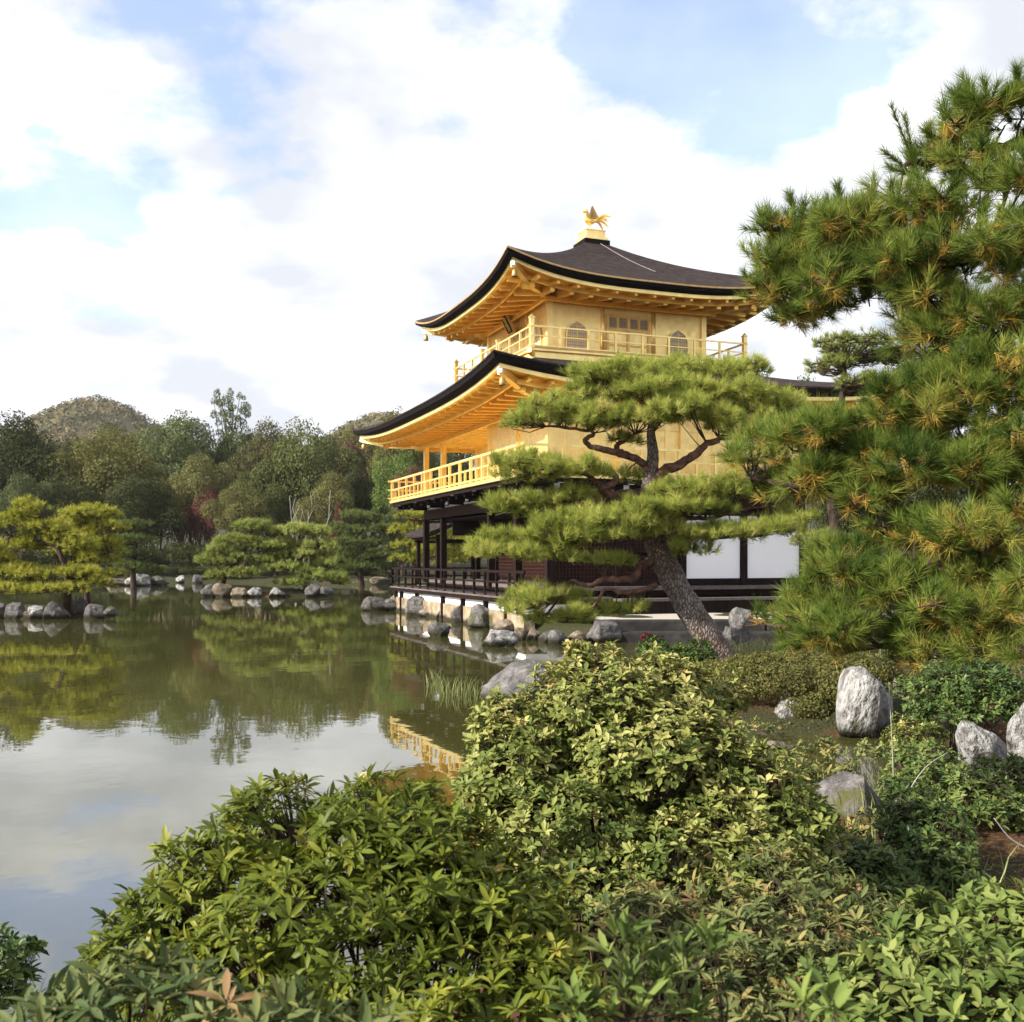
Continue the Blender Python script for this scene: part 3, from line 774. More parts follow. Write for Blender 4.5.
# bracket blocks on the column heads (stepped)
for q in (-WH, -.88, .88, WH):
    for s in (-1, 1):
        for ax in (0, 1):
            if abs(q) > 2 and ax == 1: continue
            c = np.array([q, s*WH, 0.]) if ax == 0 else np.array([s*WH, q, 0.])
            o = np.array([0, s, 0.]) if ax == 0 else np.array([s, 0, 0.]); t = np.array([1, 0, 0.]) if ax == 0 else np.array([0, 1., 0])
            g = MB()
            for k, (out, z, wd) in enumerate(((.16, 9.80, .34), (.30, 9.92, .5), (.48, 10.02, .3))):
                a = c+o*.02; e2 = c+o*out
                g.beam(a+[0, 0, z], e2+[0, 0, z], .10, .085); g.beam(e2-o*.06-t*wd/2+[0, 0, z+.002], e2-o*.06+t*wd/2+[0, 0, z+.002], .08, .08)
            g.build('bracket', M['gold_dull'], pav)

def kato(ax, c, s):
    """bell-shaped lattice window on a wall of the top storey"""
    hw, h = .375, .95
    right = [(hw*1.06, 0), (hw*1.0, .30), (hw*.97, .56), (hw*.88, .70), (hw*.66, .82), (hw*.33, .885), (0, h)]
    prof = [(-x, z) for x, z in right] + right[::-1][1:]
    inner = [(x*.90, .03+z*.945) for x, z in prof]
    z0 = Z3+.13
    def P(x, z, o):
        return (c+x, s*(WH+o), z0+z) if ax == 0 else (s*(WH+o), c+x, z0+z)
    n = len(prof)
    f = MB()
    V = [P(*p, .02) for p in prof]+[P(*p, .055) for p in prof]+[P(*p, .055) for p in inner]+[P(*p, .012) for p in inner]
    f.add(V, [[(k*n+i, k*n+(i+1) % n, (k+1)*n+(i+1) % n, (k+1)*n+i) for k in range(3) for i in range(n)]])
    win = f.build('arched_window', M['gold_bright'], wall3)
    g = MB(); g.add([P(*p, .014) for p in inner], [np.arange(n)[None]]); g.build('pane', M['pane'], win)
    g = MB()
    def top(x):
        xs = [p[0]*.9 for p in right][::-1]; zs = [.03+p[1]*.945 for p in right][::-1]
        return np.interp(abs(x), xs, zs)
    for i, x in enumerate(np.linspace(-.30, .30, 9)):
        w = .014 if i == 4 else .006
        a, b2 = P(x-w, .03, .018), P(x+w, top(x), .034 if i != 4 else .045); g.box(a, b2)
    for zz in np.linspace(.12, .84, 9):
        w = .014 if abs(zz-.48) < .02 else .006
        hwid = min(np.interp(zz, [0, .56, .70, .82, .90], [.35, .33, .30, .21, .05]), .35)
        g.box(P(-hwid, zz-w, .019), P(hwid, zz+w, .032 if w < .01 else .046))
    g.build('lattice', M['lattice_dark'], win)
    g = MB()
    g.box(P(-.02, .03, .047), P(.02, .88, .06)); g.box(P(-.33, .455, .0475), P(.33, .49, .0595)); g.build('mullion', M['gold_bright'], win)
for c in (-1.75, 1.75):
    kato(0, c, -1); kato(1, c, -1)

def panel_door(ax, s):
    def P(x, z, o): return (x, s*(WH+o), z) if ax == 0 else (s*(WH+o), x, z)
    f = MB()
    f.box(P(-.76, 8.15, .005), P(-.68, 9.46, .06)); f.box(P(.68, 8.15, .005), P(.76, 9.46, .06)); f.box(P(-.74, 9.40, .006), P(.74, 9.475, .065))
    f.box(P(-.04, 8.15, .006), P(.04, 9.40, .05)); f.box(P(-.68, 8.98, .007), P(.68, 9.05, .045)); f.box(P(-.68, 8.16, .008), P(.68, 8.22, .045)); f.box(P(-.68, 8.52, .0075), P(.68, 8.56, .04))
    f.box(P(-.39, 9.05, .009), P(-.34, 9.40, .045)); f.box(P(.34, 9.05, .0095), P(.39, 9.40, .045))
    door = f.build('panel_door', M['gold_bright'], wall3)
    for lo, hi in ((-.66, -.41), (-.32, -.06), (.06, .32), (.41, .66)):
        g = MB(); g.box(P(lo, 9.07, .003), P(hi, 9.38, .014)); g.build('lattice_pane', M['pane'], door)
        g = MB()
        for x in np.linspace(lo+.03, hi-.03, 5): g.box(P(x-.006, 9.07, .015), P(x+.006, 9.38, .028))
        for zz in np.linspace(9.12, 9.34, 5): g.box(P(lo, zz-.006, .016), P(hi, zz+.006, .030))
        g.build('lattice', M['lattice_dark'], door)
panel_door(0, -1); panel_door(1, -1)

# plaque under the south eave, with its three characters
g = MB(); 
Mx = Matrix.Translation((-3.02, 0.0, 9.60)) @ Matrix.Rotation(math.radians(-28), 4, 'Y')
Mn = np.array(Mx)
g.box((-.03, -.27, -.42), (.03, .27, .42), Mn); plq = g.build('name_plaque', M['gold_dull'], wall3)
g = MB(); g.box((-.045, -.20, -.35), (-.031, .20, .35), Mn); g.build('plaque_field', M['bark_edge'], plq)
try:
    cu = bpy.data.curves.new('plaque_writing', 'FONT'); cu.body = '\u7a76\n\u7adf\n\u9802'; cu.size = .24; cu.align_x = 'CENTER'; cu.space_line = .86; cu.extrude = .003
    to = bpy.data.objects.new('plaque_writing', cu); COL.objects.link(to)
    dg = bpy.context.evaluated_depsgraph_get(); me = bpy.data.meshes.new_from_object(to.evaluated_get(dg))
    bpy.data.objects.remove(to)
    if len(me.vertices):
        ob = bpy.data.objects.new('plaque_writing', me); COL.objects.link(ob); me.materials.clear(); me.materials.append(M['gold'])
        ob.parent = plq
        ob.matrix_local = Mx @ Matrix.Translation((-.049, 0, .13)) @ Matrix(((0, 0, -1, 0), (-1, 0, 0, 0), (0, 1, 0, 0), (0, 0, 0, 1)))
except Exception as ex:
    print('plaque', ex)

# ---- middle storey
Z2 = 4.14
b = MB(); b.box((-5.2, -6.85, Z2-.10), (5.2, 6.85, Z2)); deck2 = b.build('middle_balcony', M['gold_bright'], pav)
b = MB(); b.box((-5.12, -6.77, Z2-.22), (5.12, 6.77, Z2-.102))
for y in np.arange(-6.4, 6.5, .8): b.box((-5.0, y-.05, Z2-.34), (5.0, y+.05, Z2-.222))
b.build('balcony_joists', M['dark_wood'], deck2)
railing('middle_railing', 5.12, 6.77, Z2, (.10, .42, .76), 1.08, M['gold_bright'], .075, .055, over=.16, spread=.42)
A, B = 4.03, 5.93
COLS_S = (5.93, 3.73, -1.3, -3.6, -5.93); COLS_E = (-4.03, -2.0, 0.0, 2.0, 4.03)
b = MB()
# walls: east, north, the walled south-east bays, the recessed south wall; west side open at the loggia
b.box((-A, -B, Z2+.002), (A, -B+.10, 6.42)); b.box((A-.10, -B+.102, Z2+.002), (A, B, 6.42)); b.box((-A, -B+.102, Z2+.002), (-A+.1, -1.3, 6.42))
b.box((-A+.102, -1.4, Z2+.002), (-2.0, -1.302, 6.30)); b.box((-2.1, -1.30, Z2+.002), (-2.0, B, 6.30)); b.box((-1.998, B-.1, Z2+.002), (A-.102, B, 6.42))
wall2 = b.build('middle_wall', M['gold_bright'], pav)
b = MB(); b.box((-A-.02, -1.2, 6.10), (-2.11, B+.02, 6.14)); 
for y in np.arange(-.9, 5.9, .62): b.box((-A+.1, y-.02, 6.06), (-2.12, y+.02, 6.098))
for x in (-3.6, -3.05, -2.5): b.box((x-.02, -1.2, 6.062), (x+.02, B-.1, 6.097))
b.build('loggia_ceiling', M['gold_bright'], pav)
b = MB()
for z, h in ((6.20, .20), (Z2+.09, .15), (5.55, .10)):
    for lo, hi in zip(COLS_E[:-1], COLS_E[1:]): b.box((lo+.09, -B-.035, z-h/2), (hi-.09, -B-.001, z+h/2))
    for lo, hi in zip((-5.93, -3.6), (-3.6, -1.3)): b.box((-A-.035, lo+.09, z-h/2), (-A-.001, hi-.09, z+h/2))
b.box((-A-.07, -1.22, 6.14), (-A+.07, B-.09, 6.34)); b.box((-A+.09, B-.07, 6.145), (-2.0, B+.07, 6.34))
for lo, hi in zip(COLS_E[:-1], COLS_E[1:]):                 # hinged boards between the columns
    m = (lo+hi)/2
    for x in (lo+.52, m, hi-.52): b.box((x-.02, -B-.02, Z2+.17), (x+.02, -B-.0005, 5.49))
for y in np.arange(-1.1, 5.8, .55): b.box((-2.145, y-.025, Z2+.02), (-2.101, y+.025, 6.05))
for z in np.arange(Z2+.3, 6.0, .22): b.box((-2.135, -1.2, z-.012), (-2.1015, 5.8, z+.012))
b.build('wall_boards', M['gold_bright'], wall2)
for y in COLS_S:
    g = MB(); g.box((-A-.085, y-.085, Z2+.003), (-A+.085, y+.085, 6.36)); g.build('column', M['gold_bright'], pav)
for x in COLS_E[1:]:
    g = MB(); g.box((x-.085, -B-.085, Z2+.003), (x+.085, -B+.085, 6.40)); g.build('column', M['gold_bright'], pav)
for c in ((-2.0, B), (A, B)):
    g = MB(); g.box((c[0]-.085, c[1]-.085, Z2+.003), (c[0]+.085, c[1]+.085, 6.40)); g.build('column', M['gold_bright'], pav)

# ---- brackets, beam and plaster band between the storeys
b = MB()
for (x0, y0, x1, y1) in ((-A+.07, -B-.07, A-.07, -B+.07), (-A-.07, -B-.07, -A+.07, B+.07), (A-.07, -B-.07, A+.07, B+.07), (-A+.072, B-.07, A-.072, B+.07)):
    b.box((x0 if x0 != -A+.07 else x0+.002, y0, 3.40), (x1, y1, 3.74))
b.build('head_beam', M['brown_wood'], pav)
b = MB(); b.box((-A+.03, -B+.03, 3.742), (A-.03, B-.03, 3.90)); b.build('plaster_band', M['plaster'], pav)
b = MB(); b.box((-A-.3, -B-.3, 3.902), (A+.3, B+.3, 3.915)); b.build('bracket_plate', M['dark_wood'], pav)
for y in (5.93, 3.73, 1.55, -.6, -2.75, -4.9):
    g = MB(); g.beam((-A+.3, y, 3.83), (-4.55, y, 3.83), .14, .16); g.beam((-A+.3, y, 3.972), (-5.03, y, 3.972), .13, .12); g.beam((-4.5, y-.45, 3.92), (-4.5, y+.45, 3.92), .1, .10)
    br = g.build('bracket', M['dark_wood'], pav)
    for x, z, hh in ((-4.55, 3.83, .16), (-5.03, 3.972, .12)):
        g = MB(); g.beam((x-.001, y, z), (x-.06, y, z), .16, hh*1.1); g.build('bracket_tip', M['white_tip'], br)
    for q in (-.45, .45):
        g = MB(); g.beam((-4.5, y+q, 3.92), (-4.5, y+q*1.06, 3.92), .095, .095); g.build('bracket_tip', M['white_tip'], br)
for x in (-4.03, -2.0, 0.0, 2.0, 4.03):
    g = MB(); g.beam((x, -B+.3, 3.83), (x, -6.40, 3.83), .14, .16); g.beam((x, -B+.3, 3.972), (x, -6.7, 3.972), .13, .12)
    br = g.build('bracket', M['dark_wood'], pav)
    for y, z, hh in ((-6.40, 3.83, .16), (-6.7, 3.972, .12)):
        g = MB(); g.beam((x, y-.001, z), (x, y-.06, z), .16, hh*1.1); g.build('bracket_tip', M['white_tip'], br)

# ---- ground storey
ZD, ZF = .92, 1.18
def vpx(px, u):
    """place along the south side (at distance u from the axis) that the picture shows at px"""
    k = (px-512)/F_PX
    return (PX+CU*u-k*(PY+SU*u))/(SU+k*CU)
b = MB()
n = 9
for i in range(n):                                           # deck boards of the south veranda
    x0 = -5.2+i*(1.17/n); b.box((x0, -6.85, ZD-.05), (x0+1.17/n-.006, 6.85, ZD-.002*(i % 2)))
b.box((-4.025, B+.3, ZD-.05), (-1.0, 6.85, ZD-.001)); b.box((-4.025, -6.85, ZD-.05), (-2.6, -6.5, ZD-.001))
deck1 = b.build('veranda_deck', M['grey_wood'], pav)
b = MB(); b.box((-5.16, -6.82, ZD-.17), (-5.03, 6.82, ZD-.052)); b.box((-4.999, 6.66, ZD-.17), (-1.0, 6.80, ZD-.052)); b.box((-4.999, -6.80, ZD-.17), (-2.6, -6.66, ZD-.052))
for y in np.arange(-6.3, 6.5, 1.0): b.box((-4.999, y-.05, ZD-.15), (-4.0, y+.05, ZD-.053))
b.build('deck_beam', M['dark_wood'], deck1)
railing('veranda_railing', 5.12, 6.77, ZD, (.09, .40, .70), 1.0, M['dark_wood'], .065, .055, over=.14, sides=(3,))
b = MB()
for i, h in enumerate((.09, .40, .70)):
    b.beam((-5.26, 6.772, ZD+h-.03), (-1.1, 6.772, ZD+h-.03), .055, .055)
for x in (-4.2, -3.2, -2.2, -1.15): b.box((x-.03, 6.74, ZD), (x+.03, 6.804, ZD+.64))
b.build('side_railing', M['dark_wood'], pav)
for px in (397, 402.5, 418, 444, 464, 487, 508):             # short posts under the veranda edge, standing on rocks
    y = min(vpx(px, -5.05), 6.72)
    g = MB(); g.box((-5.15, y-.06, .02), (-5.03, y+.06, ZD-.172)); g.build('stilt', M['dark_wood'], pav)
b = MB(); b.box((-5.02, -6.6, .52), (-4.88, 6.6, ZD-.172)); b.box((-4.878, 6.46, .52), (A, 6.6, ZD-.172)); b.box((-5.02, -6.72, .52), (-2.7, -6.602, ZD-.172)); b.build('foundation_wall', M['plaster'], pav)
b = MB(); b.box((-5.10, -6.80, -.6), (-4.80, 6.68, .518)); b.build('foundation_stone', M['sand_stone'], pav)
b = MB(); b.box((-A, -6.42, ZF-.10), (A+.35, B, ZF)); b.build('main_floor', M['grey_wood'], pav)
b = MB(); b.box((-A, -6.30, ZF-.26), (A+.3, -6.16, ZF-.102)); b.box((-A-.02, -6.15, ZF-.24), (-A+.02, B, ZF-.102)); b.box((-A, -5.9, .3), (A, -5.86, ZF-.102)); b.build('floor_beam_shade_panel', M['dark_wood'], pav)  # last box: dark panel standing in for the shade under the floor
b = MB(); b.box((-2.4, -7.0, .80), (A-.1, -6.46, .87)); stp = b.build('entrance_step', M['grey_wood'], pav)
b = MB(); b.box((-2.36, -6.96, .44), (A-.14, -6.88, .798)); b.build('step_riser', M['dark_wood'], stp)
for y in (5.93, 3.73, -1.3, -3.6, -5.93):
    g = MB(); g.box((-A-.10, y-.10, ZF-.1), (-A+.10, y+.10, 3.398)); g.build('column', M['dark_wood'], pav)
for x in COLS_E[1:]:
    g = MB(); g.box((x-.10, -B-.10, ZF+.002), (x+.10, -B+.10, 3.398)); g.build('column', M['dark_wood'], pav)
for c in ((-2.0, B), (0, B), (A, B), (-2.0, 3.73), (-2.0, 1.5), (-2.0, -1.3), (-2.0, -3.6)):
    g = MB(); g.box((c[0]-.09, c[1]-.09, ZF+.002), (c[0]+.09, c[1]+.09, 3.398)); g.build('column', M['dark_wood'], pav)
b = MB(); b.box((-A+.1, -B+.1, 3.28), (A-.1, B-.1, 3.34)); b.build('ceiling_boards', M['dark_wood'], pav)
# inner walls and the hinged lattice panels
b = MB(); b.box((A-.06, -B+.12, ZF+.002), (A, B-.1, 3.28)); b.box((-1.9, -B+.6, ZF+.002), (-1.86, 3.6, 3.27)); b.box((-A+.12, 3.0, 2.75), (-2.1, 3.06, 3.27)); b.build('inner_wall', M['dark_wood'], pav)
def lattice(x0, x1, z0, z1, y):
    g = MB(); g.box((x0, y-.02, z0), (x1, y+.02, z1)); p = g.build('lattice_panel', M['dark_wood'], pav)
    g = MB()
    for x in np.arange(x0+.05, x1-.03, .105): g.box((x-.014, y-.055, z0), (x+.014, y-.0205, z1))
    for z in np.arange(z0+.05, z1-.03, .105): g.box((x0, y-.06, z-.014), (x1, y-.021, z+.014))
    g.build('lattice_bars', M['brown_wood'], p)
for lo, hi in ((-4.03, -2.0), (-2.0, 0.0)):
    lattice(lo+.11, hi-.11, ZF+.12, 2.02, -B); lattice(lo+.11, hi-.11, 2.10, 3.20, -B)
for lo, hi in ((-5.93, -3.6), (-3.6, -1.3), (-1.3, 1.5), (1.5, 3.73)):
    g = MB(); g.box((-1.96, lo+.10, ZF+.1), (-1.92, hi-.10, 2.05)); p = g.build('lattice_panel', M['brown_wood'], pav)
    g = MB()
    for y in np.arange(lo+.15, hi-.12, .12): g.box((-1.985, y-.014, ZF+.1), (-1.961, y+.014, 2.05))
    for z in np.arange(ZF+.2, 2.0, .12): g.box((-1.99, lo+.10, z-.014), (-1.9605, hi-.1, z+.014))
    g.build('lattice_bars', M['brown_wood'], p)
for lo, hi in ((0.0, 2.0), (2.0, 4.03)):
    g = MB(); g.box((lo+.11, -B-.02, ZF+.20), (hi-.11, -B+.02, 3.16)); g.build('paper_panel', M['shoji'], pav)
for lo, hi in zip(COLS_E[:-1], COLS_E[1:]):
    b = MB(); b.box((lo+.102, -B-.07, ZF+.003), (hi-.102, -B+.06, ZF+.19)); b.build('sill_beam', M['dark_wood'], pav)
    b = MB(); b.box((lo+.102, -B-.06, 3.17), (hi-.102, -B+.06, 3.27)); b.build('lintel_beam', M['dark_wood'], pav)

# ---- small roofed fishing porch on the west side
b = MB()
for side in (-1, 1):
    P = []
    for t in np.linspace(0, 1, 6):
        for y in np.linspace(7.0, 10.8, 6):
            q = ((y-8.9)/1.9)**2
            P.append((-1.9+side*(.02+1.65*t), y, 3.62-.72*t**.8+.10*q))
    ids = np.arange(36).reshape(6, 6); Q = np.stack([ids[:-1, :-1], ids[:-1, 1:], ids[1:, 1:], ids[1:, :-1]], -1).reshape(-1, 4)
    V = np.array(P); V2 = V-[0, 0, .10]
    b.add(V, [Q if side < 0 else Q[:, ::-1]]); b.add(V2, [Q[:, ::-1] if side < 0 else Q])
    rim = np.concatenate([ids[0], ids[1:, -1], ids[-1, -2::-1], ids[-2:0:-1, 0]]); m = len(rim); k = np.arange(m); k2 = (k+1) % m
    b.add(np.concatenate([V[rim], V2[rim]]), [np.stack([k, k2, m+k2, m+k], 1)])
prf = b.build('porch_roof', M['bark_roof'], pav)
b = MB()
for y in np.arange(7.15, 10.75, .3):
    for s in (-1, 1): b.beam((-1.9+s*.1, y, 3.42+.1*((y-8.9)/1.9)**2), (-1.9+s*1.60, y, 2.77+.1*((y-8.9)/1.9)**2), .05, .07)
b.build('rafters', M['brown_wood'], prf)
b = MB(); b.box((-3.2, 6.9, ZD-.08), (-.6, 10.5, ZD-.02)); b.build('porch_floor', M['grey_wood'], pav)
for x in (-3.1, -.7):
    for y in (7.5, 10.35):
        g = MB(); g.box((x-.07, y-.07, -.6), (x+.07, y+.07, 2.9)); g.build('porch_post', M['dark_wood'], pav)
b = MB()
for y in (7.5, 10.35): b.box((-3.2, y-.05, 2.60), (-.6, y+.05, 2.72))
b.box((-3.15, 7.3, 2.722), (-3.05, 10.6, 2.82)); b.box((-.75, 7.3, 2.722), (-.65, 10.6, 2.82)); b.build('porch_beam', M['brown_wood'], pav)

# ---- gilded bird on the roof
bird = tag(empty('bird_statue', (*W(-.05, 0), 12.85), YAW), 'gilded bird statue with raised wings and fanned tail perched on the topmost roof', 'statue')
b = MB()
pts = spline([(.20, 0, .40), (.10, 0, .37), (-.02, 0, .345), (-.12, 0, .40), (-.175, 0, .50), (-.16, 0, .60), (-.175, 0, .66), (-.235, 0, .665), (-.30, 0, .64)], 5)
rr = np.interp(np.arange(len(pts)), np.linspace(0, len(pts)-1, 9), [.03, .075, .105, .085, .045, .034, .05, .038, .006])
b.tube(pts, rr, 12)
b.tube(spline([(-.17, 0, .70), (-.15, 0, .76), (-.18, 0, .80)], 3), [.02, .016, .012, .01, .008, .006, .004], 5)
b.tube(spline([(-.15, 0, .69), (-.10, 0, .74), (-.11, 0, .79)], 3), [.02, .016, .012, .01, .008, .006, .004], 5)
b.build('body', M['gold'], bird, smooth=True)
def feather(mb, base, tip, w, bend, th=.012):
    base = np.array(base, float); tip = np.array(tip, float); L = np.linalg.norm(tip-base)
    mid = (base+tip)/2+np.array([0, 0, bend]); p = spline([base, mid, tip], 4)
    wd = w*np.array([.5, .75, .9, 1, 1, 1, .9, .7, .25])[:len(p)]
    d = nrm(np.gradient(p, axis=0)); sx = nrm(np.cross(d, [0, 1, 0.15])); sy = np.cross(d, sx)
    V = np.concatenate([p+sx*wd[:, None]/2, p-sx*wd[:, None]/2, p+sy*th, p-sy*th]); n = len(p); i = np.arange(n-1)
    mb.add(V, [np.concatenate([np.stack([a*n+i, a*n+i+1, c*n+i+1, c*n+i], 1) for a, c in ((0, 2), (2, 1), (1, 3), (3, 0))])])
for s in (-1, 1):
    g = MB()
    for k in range(7):
        t = k/6
        feather(g, (-.06+.13*t, s*.09, .42), (-.02+.26*t, s*(.24-.06*t), .84-.36*t), .075, .02)
    g.build('wing', M['gold_dull'], bird)
for k in range(7):
    t = k/6-.5
    g = MB(); feather(g, (.17, t*.06, .39), (.66-.10*abs(t)-.05*(k % 2), t*.62, .50-.30*(k % 3)/2), .085, .10); g.build('tail_feather', M['gold'], bird)
for s in (-1, 1):
    g = MB(); g.tube([(-.02, s*.05, .30), (.0, s*.05, .16), (-.03, s*.05, .012)], [.028, .016, .014], 7)
    for a in (-.5, 0, .5, 3.14): g.tube([(-.03, s*.05, .015), (-.03-.09*math.cos(a), s*.05+.09*math.sin(a), .010)], [.014, .006], 5)
    g.build('leg', M['gold'], bird)

# ------------------------------------------------------------------ terrace in front of the pavilion
mb = MB(); P = [(2.3, 24.72, .462), (14, 24.72, .462), (14, 27, .462), (*W(4.6, -6.0), .462), (*W(-4.55, -6.85), .462), (1.05, 26.0, .462)]
mb.add(P, [[tuple(range(6))]])
tag(mb.build('gravel_path', M['gravel']), kind='structure')
xk = 2.15
KL = ['long kerb stone at the left end of the terrace edge under the low pine boughs', 'dark kerb stone behind the leaning pine trunk', 'kerb stone of the terrace edge just right of the leaning trunk', 'kerb stone of the terrace edge behind the two stones', 'kerb stone of the terrace edge hidden behind the near pine needles']
for i, L in enumerate((2.1, 1.8, 2.2, 2.6, 2.9)):
    g = MB(); g.box((0, 0, -.62), (L-.03, .42, 0)); o = g.build('kerb_stone', M['stone_kerb']); o.location = (xk, 24.38+.02*(i % 2), .475+.006*(i % 3))
    md = o.modifiers.new('bevel', 'BEVEL'); md.width = .04; md.segments = 2
    tag(o, KL[i], 'kerb stone', 'kerb stones along the terrace edge'); xk += L
g = MB(); g.box((0, 0, -.8), (5.2, .5, 0)); o = g.build('stone_ledge', M['stone_kerb']); o.location = (1.95, 23.75, .235)
md = o.modifiers.new('bevel', 'BEVEL'); md.width = .05; md.segments = 2
tag(o, 'low stone ledge at the water line below the terrace kerb', 'stone ledge')

# ------------------------------------------------------------------ pines
def pad_blobs(pads, sub_r, per):
    """break every flat foliage pad into small clumps; returns clumps and their pad centre"""
    out, ctr = [], []
    for (px, py, Y, hw, hh, dm) in pads:
        c = at(px, py, Y); R = np.array([hw*Y/F_PX, dm, hh*Y/F_PX])
        n = max(3, int(per*R[0]*R[1]/(sub_r**2)))
        for _ in range(n):
            a = rng.uniform(0, 2*math.pi); q = math.sqrt(rng.random())
            dome = math.sqrt(max(0, 1-q*q))
            p = c+np.array([R[0]*q*math.cos(a)*.92, R[1]*q*math.sin(a)*.92, R[2]*(rng.uniform(-.25, .85)*dome-.15)])
            r = sub_r*rng.uniform(.7, 1.25)
            out.append((p, (r, r, min(r*.72, max(R[2]*.8, r*.4))))); ctr.append(c)
    return out, np.array(ctr)

def pine(name, label, cat_group, base, trunk, limbs, pads, mats, sub_r, per, tufts, k, L, w, twig_r=.004, updir=.8, cone=(12, 70), brown=0.0, shoot=.5, tint=(.45, .16), trunk_n=12, jitter=.12):
    root = empty(name, base); tag(root, label, 'pine', cat_group)
    b0 = np.array(base)
    mb = MB()
    tp = spline(trunk[0], 6); tr = np.interp(np.arange(len(tp)), np.linspace(0, len(tp)-1, len(trunk[1])), trunk[1])
    mb.tube(tp-b0, tr, trunk_n, jitter=jitter)
    tk = mb.build('trunk', mats[0], root, smooth=True)
    spine = [tp[len(tp)//3:]]
    for pts, r0, r1 in limbs:
        q = spline(pts, 5); q = q+rng.normal(0, r0*.12, q.shape)*(np.arange(len(q)) > 0)[:, None]
        g = MB(); g.tube(q-b0, np.linspace(r0, r1, len(q)), 8, jitter=.15); g.build('limb', mats[1], root, smooth=True); spine.append(q)
    S = np.concatenate(spine)
    blobs, ctr = pad_blobs(pads, sub_r, per)
    # twigs: clump -> nearest wood
    C = np.array([b[0] for b in blobs]); Rz = np.array([b[1][2] for b in blobs])
    tw = MB(); low = C-np.stack([0*Rz, 0*Rz, Rz*.5], 1)
    j = np.argmin(((low[:, None, :]-S[None])**2).sum(-1), 1); near = S[j]
    dist = np.linalg.norm(near-low, axis=1)
    hub = ctr-np.array([0, 0, 1])*0.03
    far = dist > np.median(dist)
    start = np.where((dist > 0.8)[:, None], hub*.6+low*.4, near)
    mid = (start+low)/2; mid[:, 2] -= .06*np.linalg.norm(start-low, axis=1)
    mid = mid+rng.normal(0, 1, mid.shape)*np.linalg.norm(start-low, axis=1)[:, None]*.05
    tw.sticks(start-b0, mid-b0, twig_r*2.2, twig_r*1.7); tw.sticks(mid-b0, low-b0, twig_r*1.7, twig_r*1.2)
    # hub to nearest wood
    hubs = np.unique(ctr, axis=0); j = np.argmin(((hubs[:, None, :]-S[None])**2).sum(-1), 1)
    hm = (hubs+S[j])/2+rng.normal(0, .03, hubs.shape)
    tw.sticks(S[j]-b0, hm-b0, twig_r*4, twig_r*3.4); tw.sticks(hm-b0, hubs-b0, twig_r*3.4, twig_r*2.4)
    n = int(tufts*len(blobs))
    P, N, I = shell(blobs, n, (.35, 1.0), -.45, overlap=.55)
    D = nrm(N*.75+np.array([0, 0, updir])+rng.normal(0, .22, N.shape))
    tw.sticks(C[I]-b0, P-b0, twig_r, twig_r*.7)
    tw.build('twigs', M['twig'], root)
    cl = rng.normal(0, .17, len(blobs))
    t = np.clip(rng.normal(tint[0], tint[1], n)*.6+.4*tint[0]+cl[I]*.8, .02, .72 if brown else 1)
    Lt = L*rng.uniform(.68, 1.25, n)
    g = MB(); needles(g, P-b0, D, k, Lt, w, t, cone, shoot=shoot, tvar=.07)
    if brown:
        m = rng.random(n) < brown
        Db = nrm(D[m]*.5+rng.normal(0, .5, (m.sum(), 3))+np.array([0, 0, -.2]))
        needles(g, P[m]-b0-D[m]*(Lt[m]*.6)[:, None], Db, int(k*.4), Lt[m]*.85, w, rng.uniform(.76, 1, m.sum()), (20, 75), tvar=.05)
    g.build('crown', mats[2], root)
    return root

def pxs(Y, *p):
    """picture points -> world polyline; a third number shifts the depth"""
    return [at(q[0], q[1], Y+(q[2] if len(q) > 2 else 0)) for q in p]

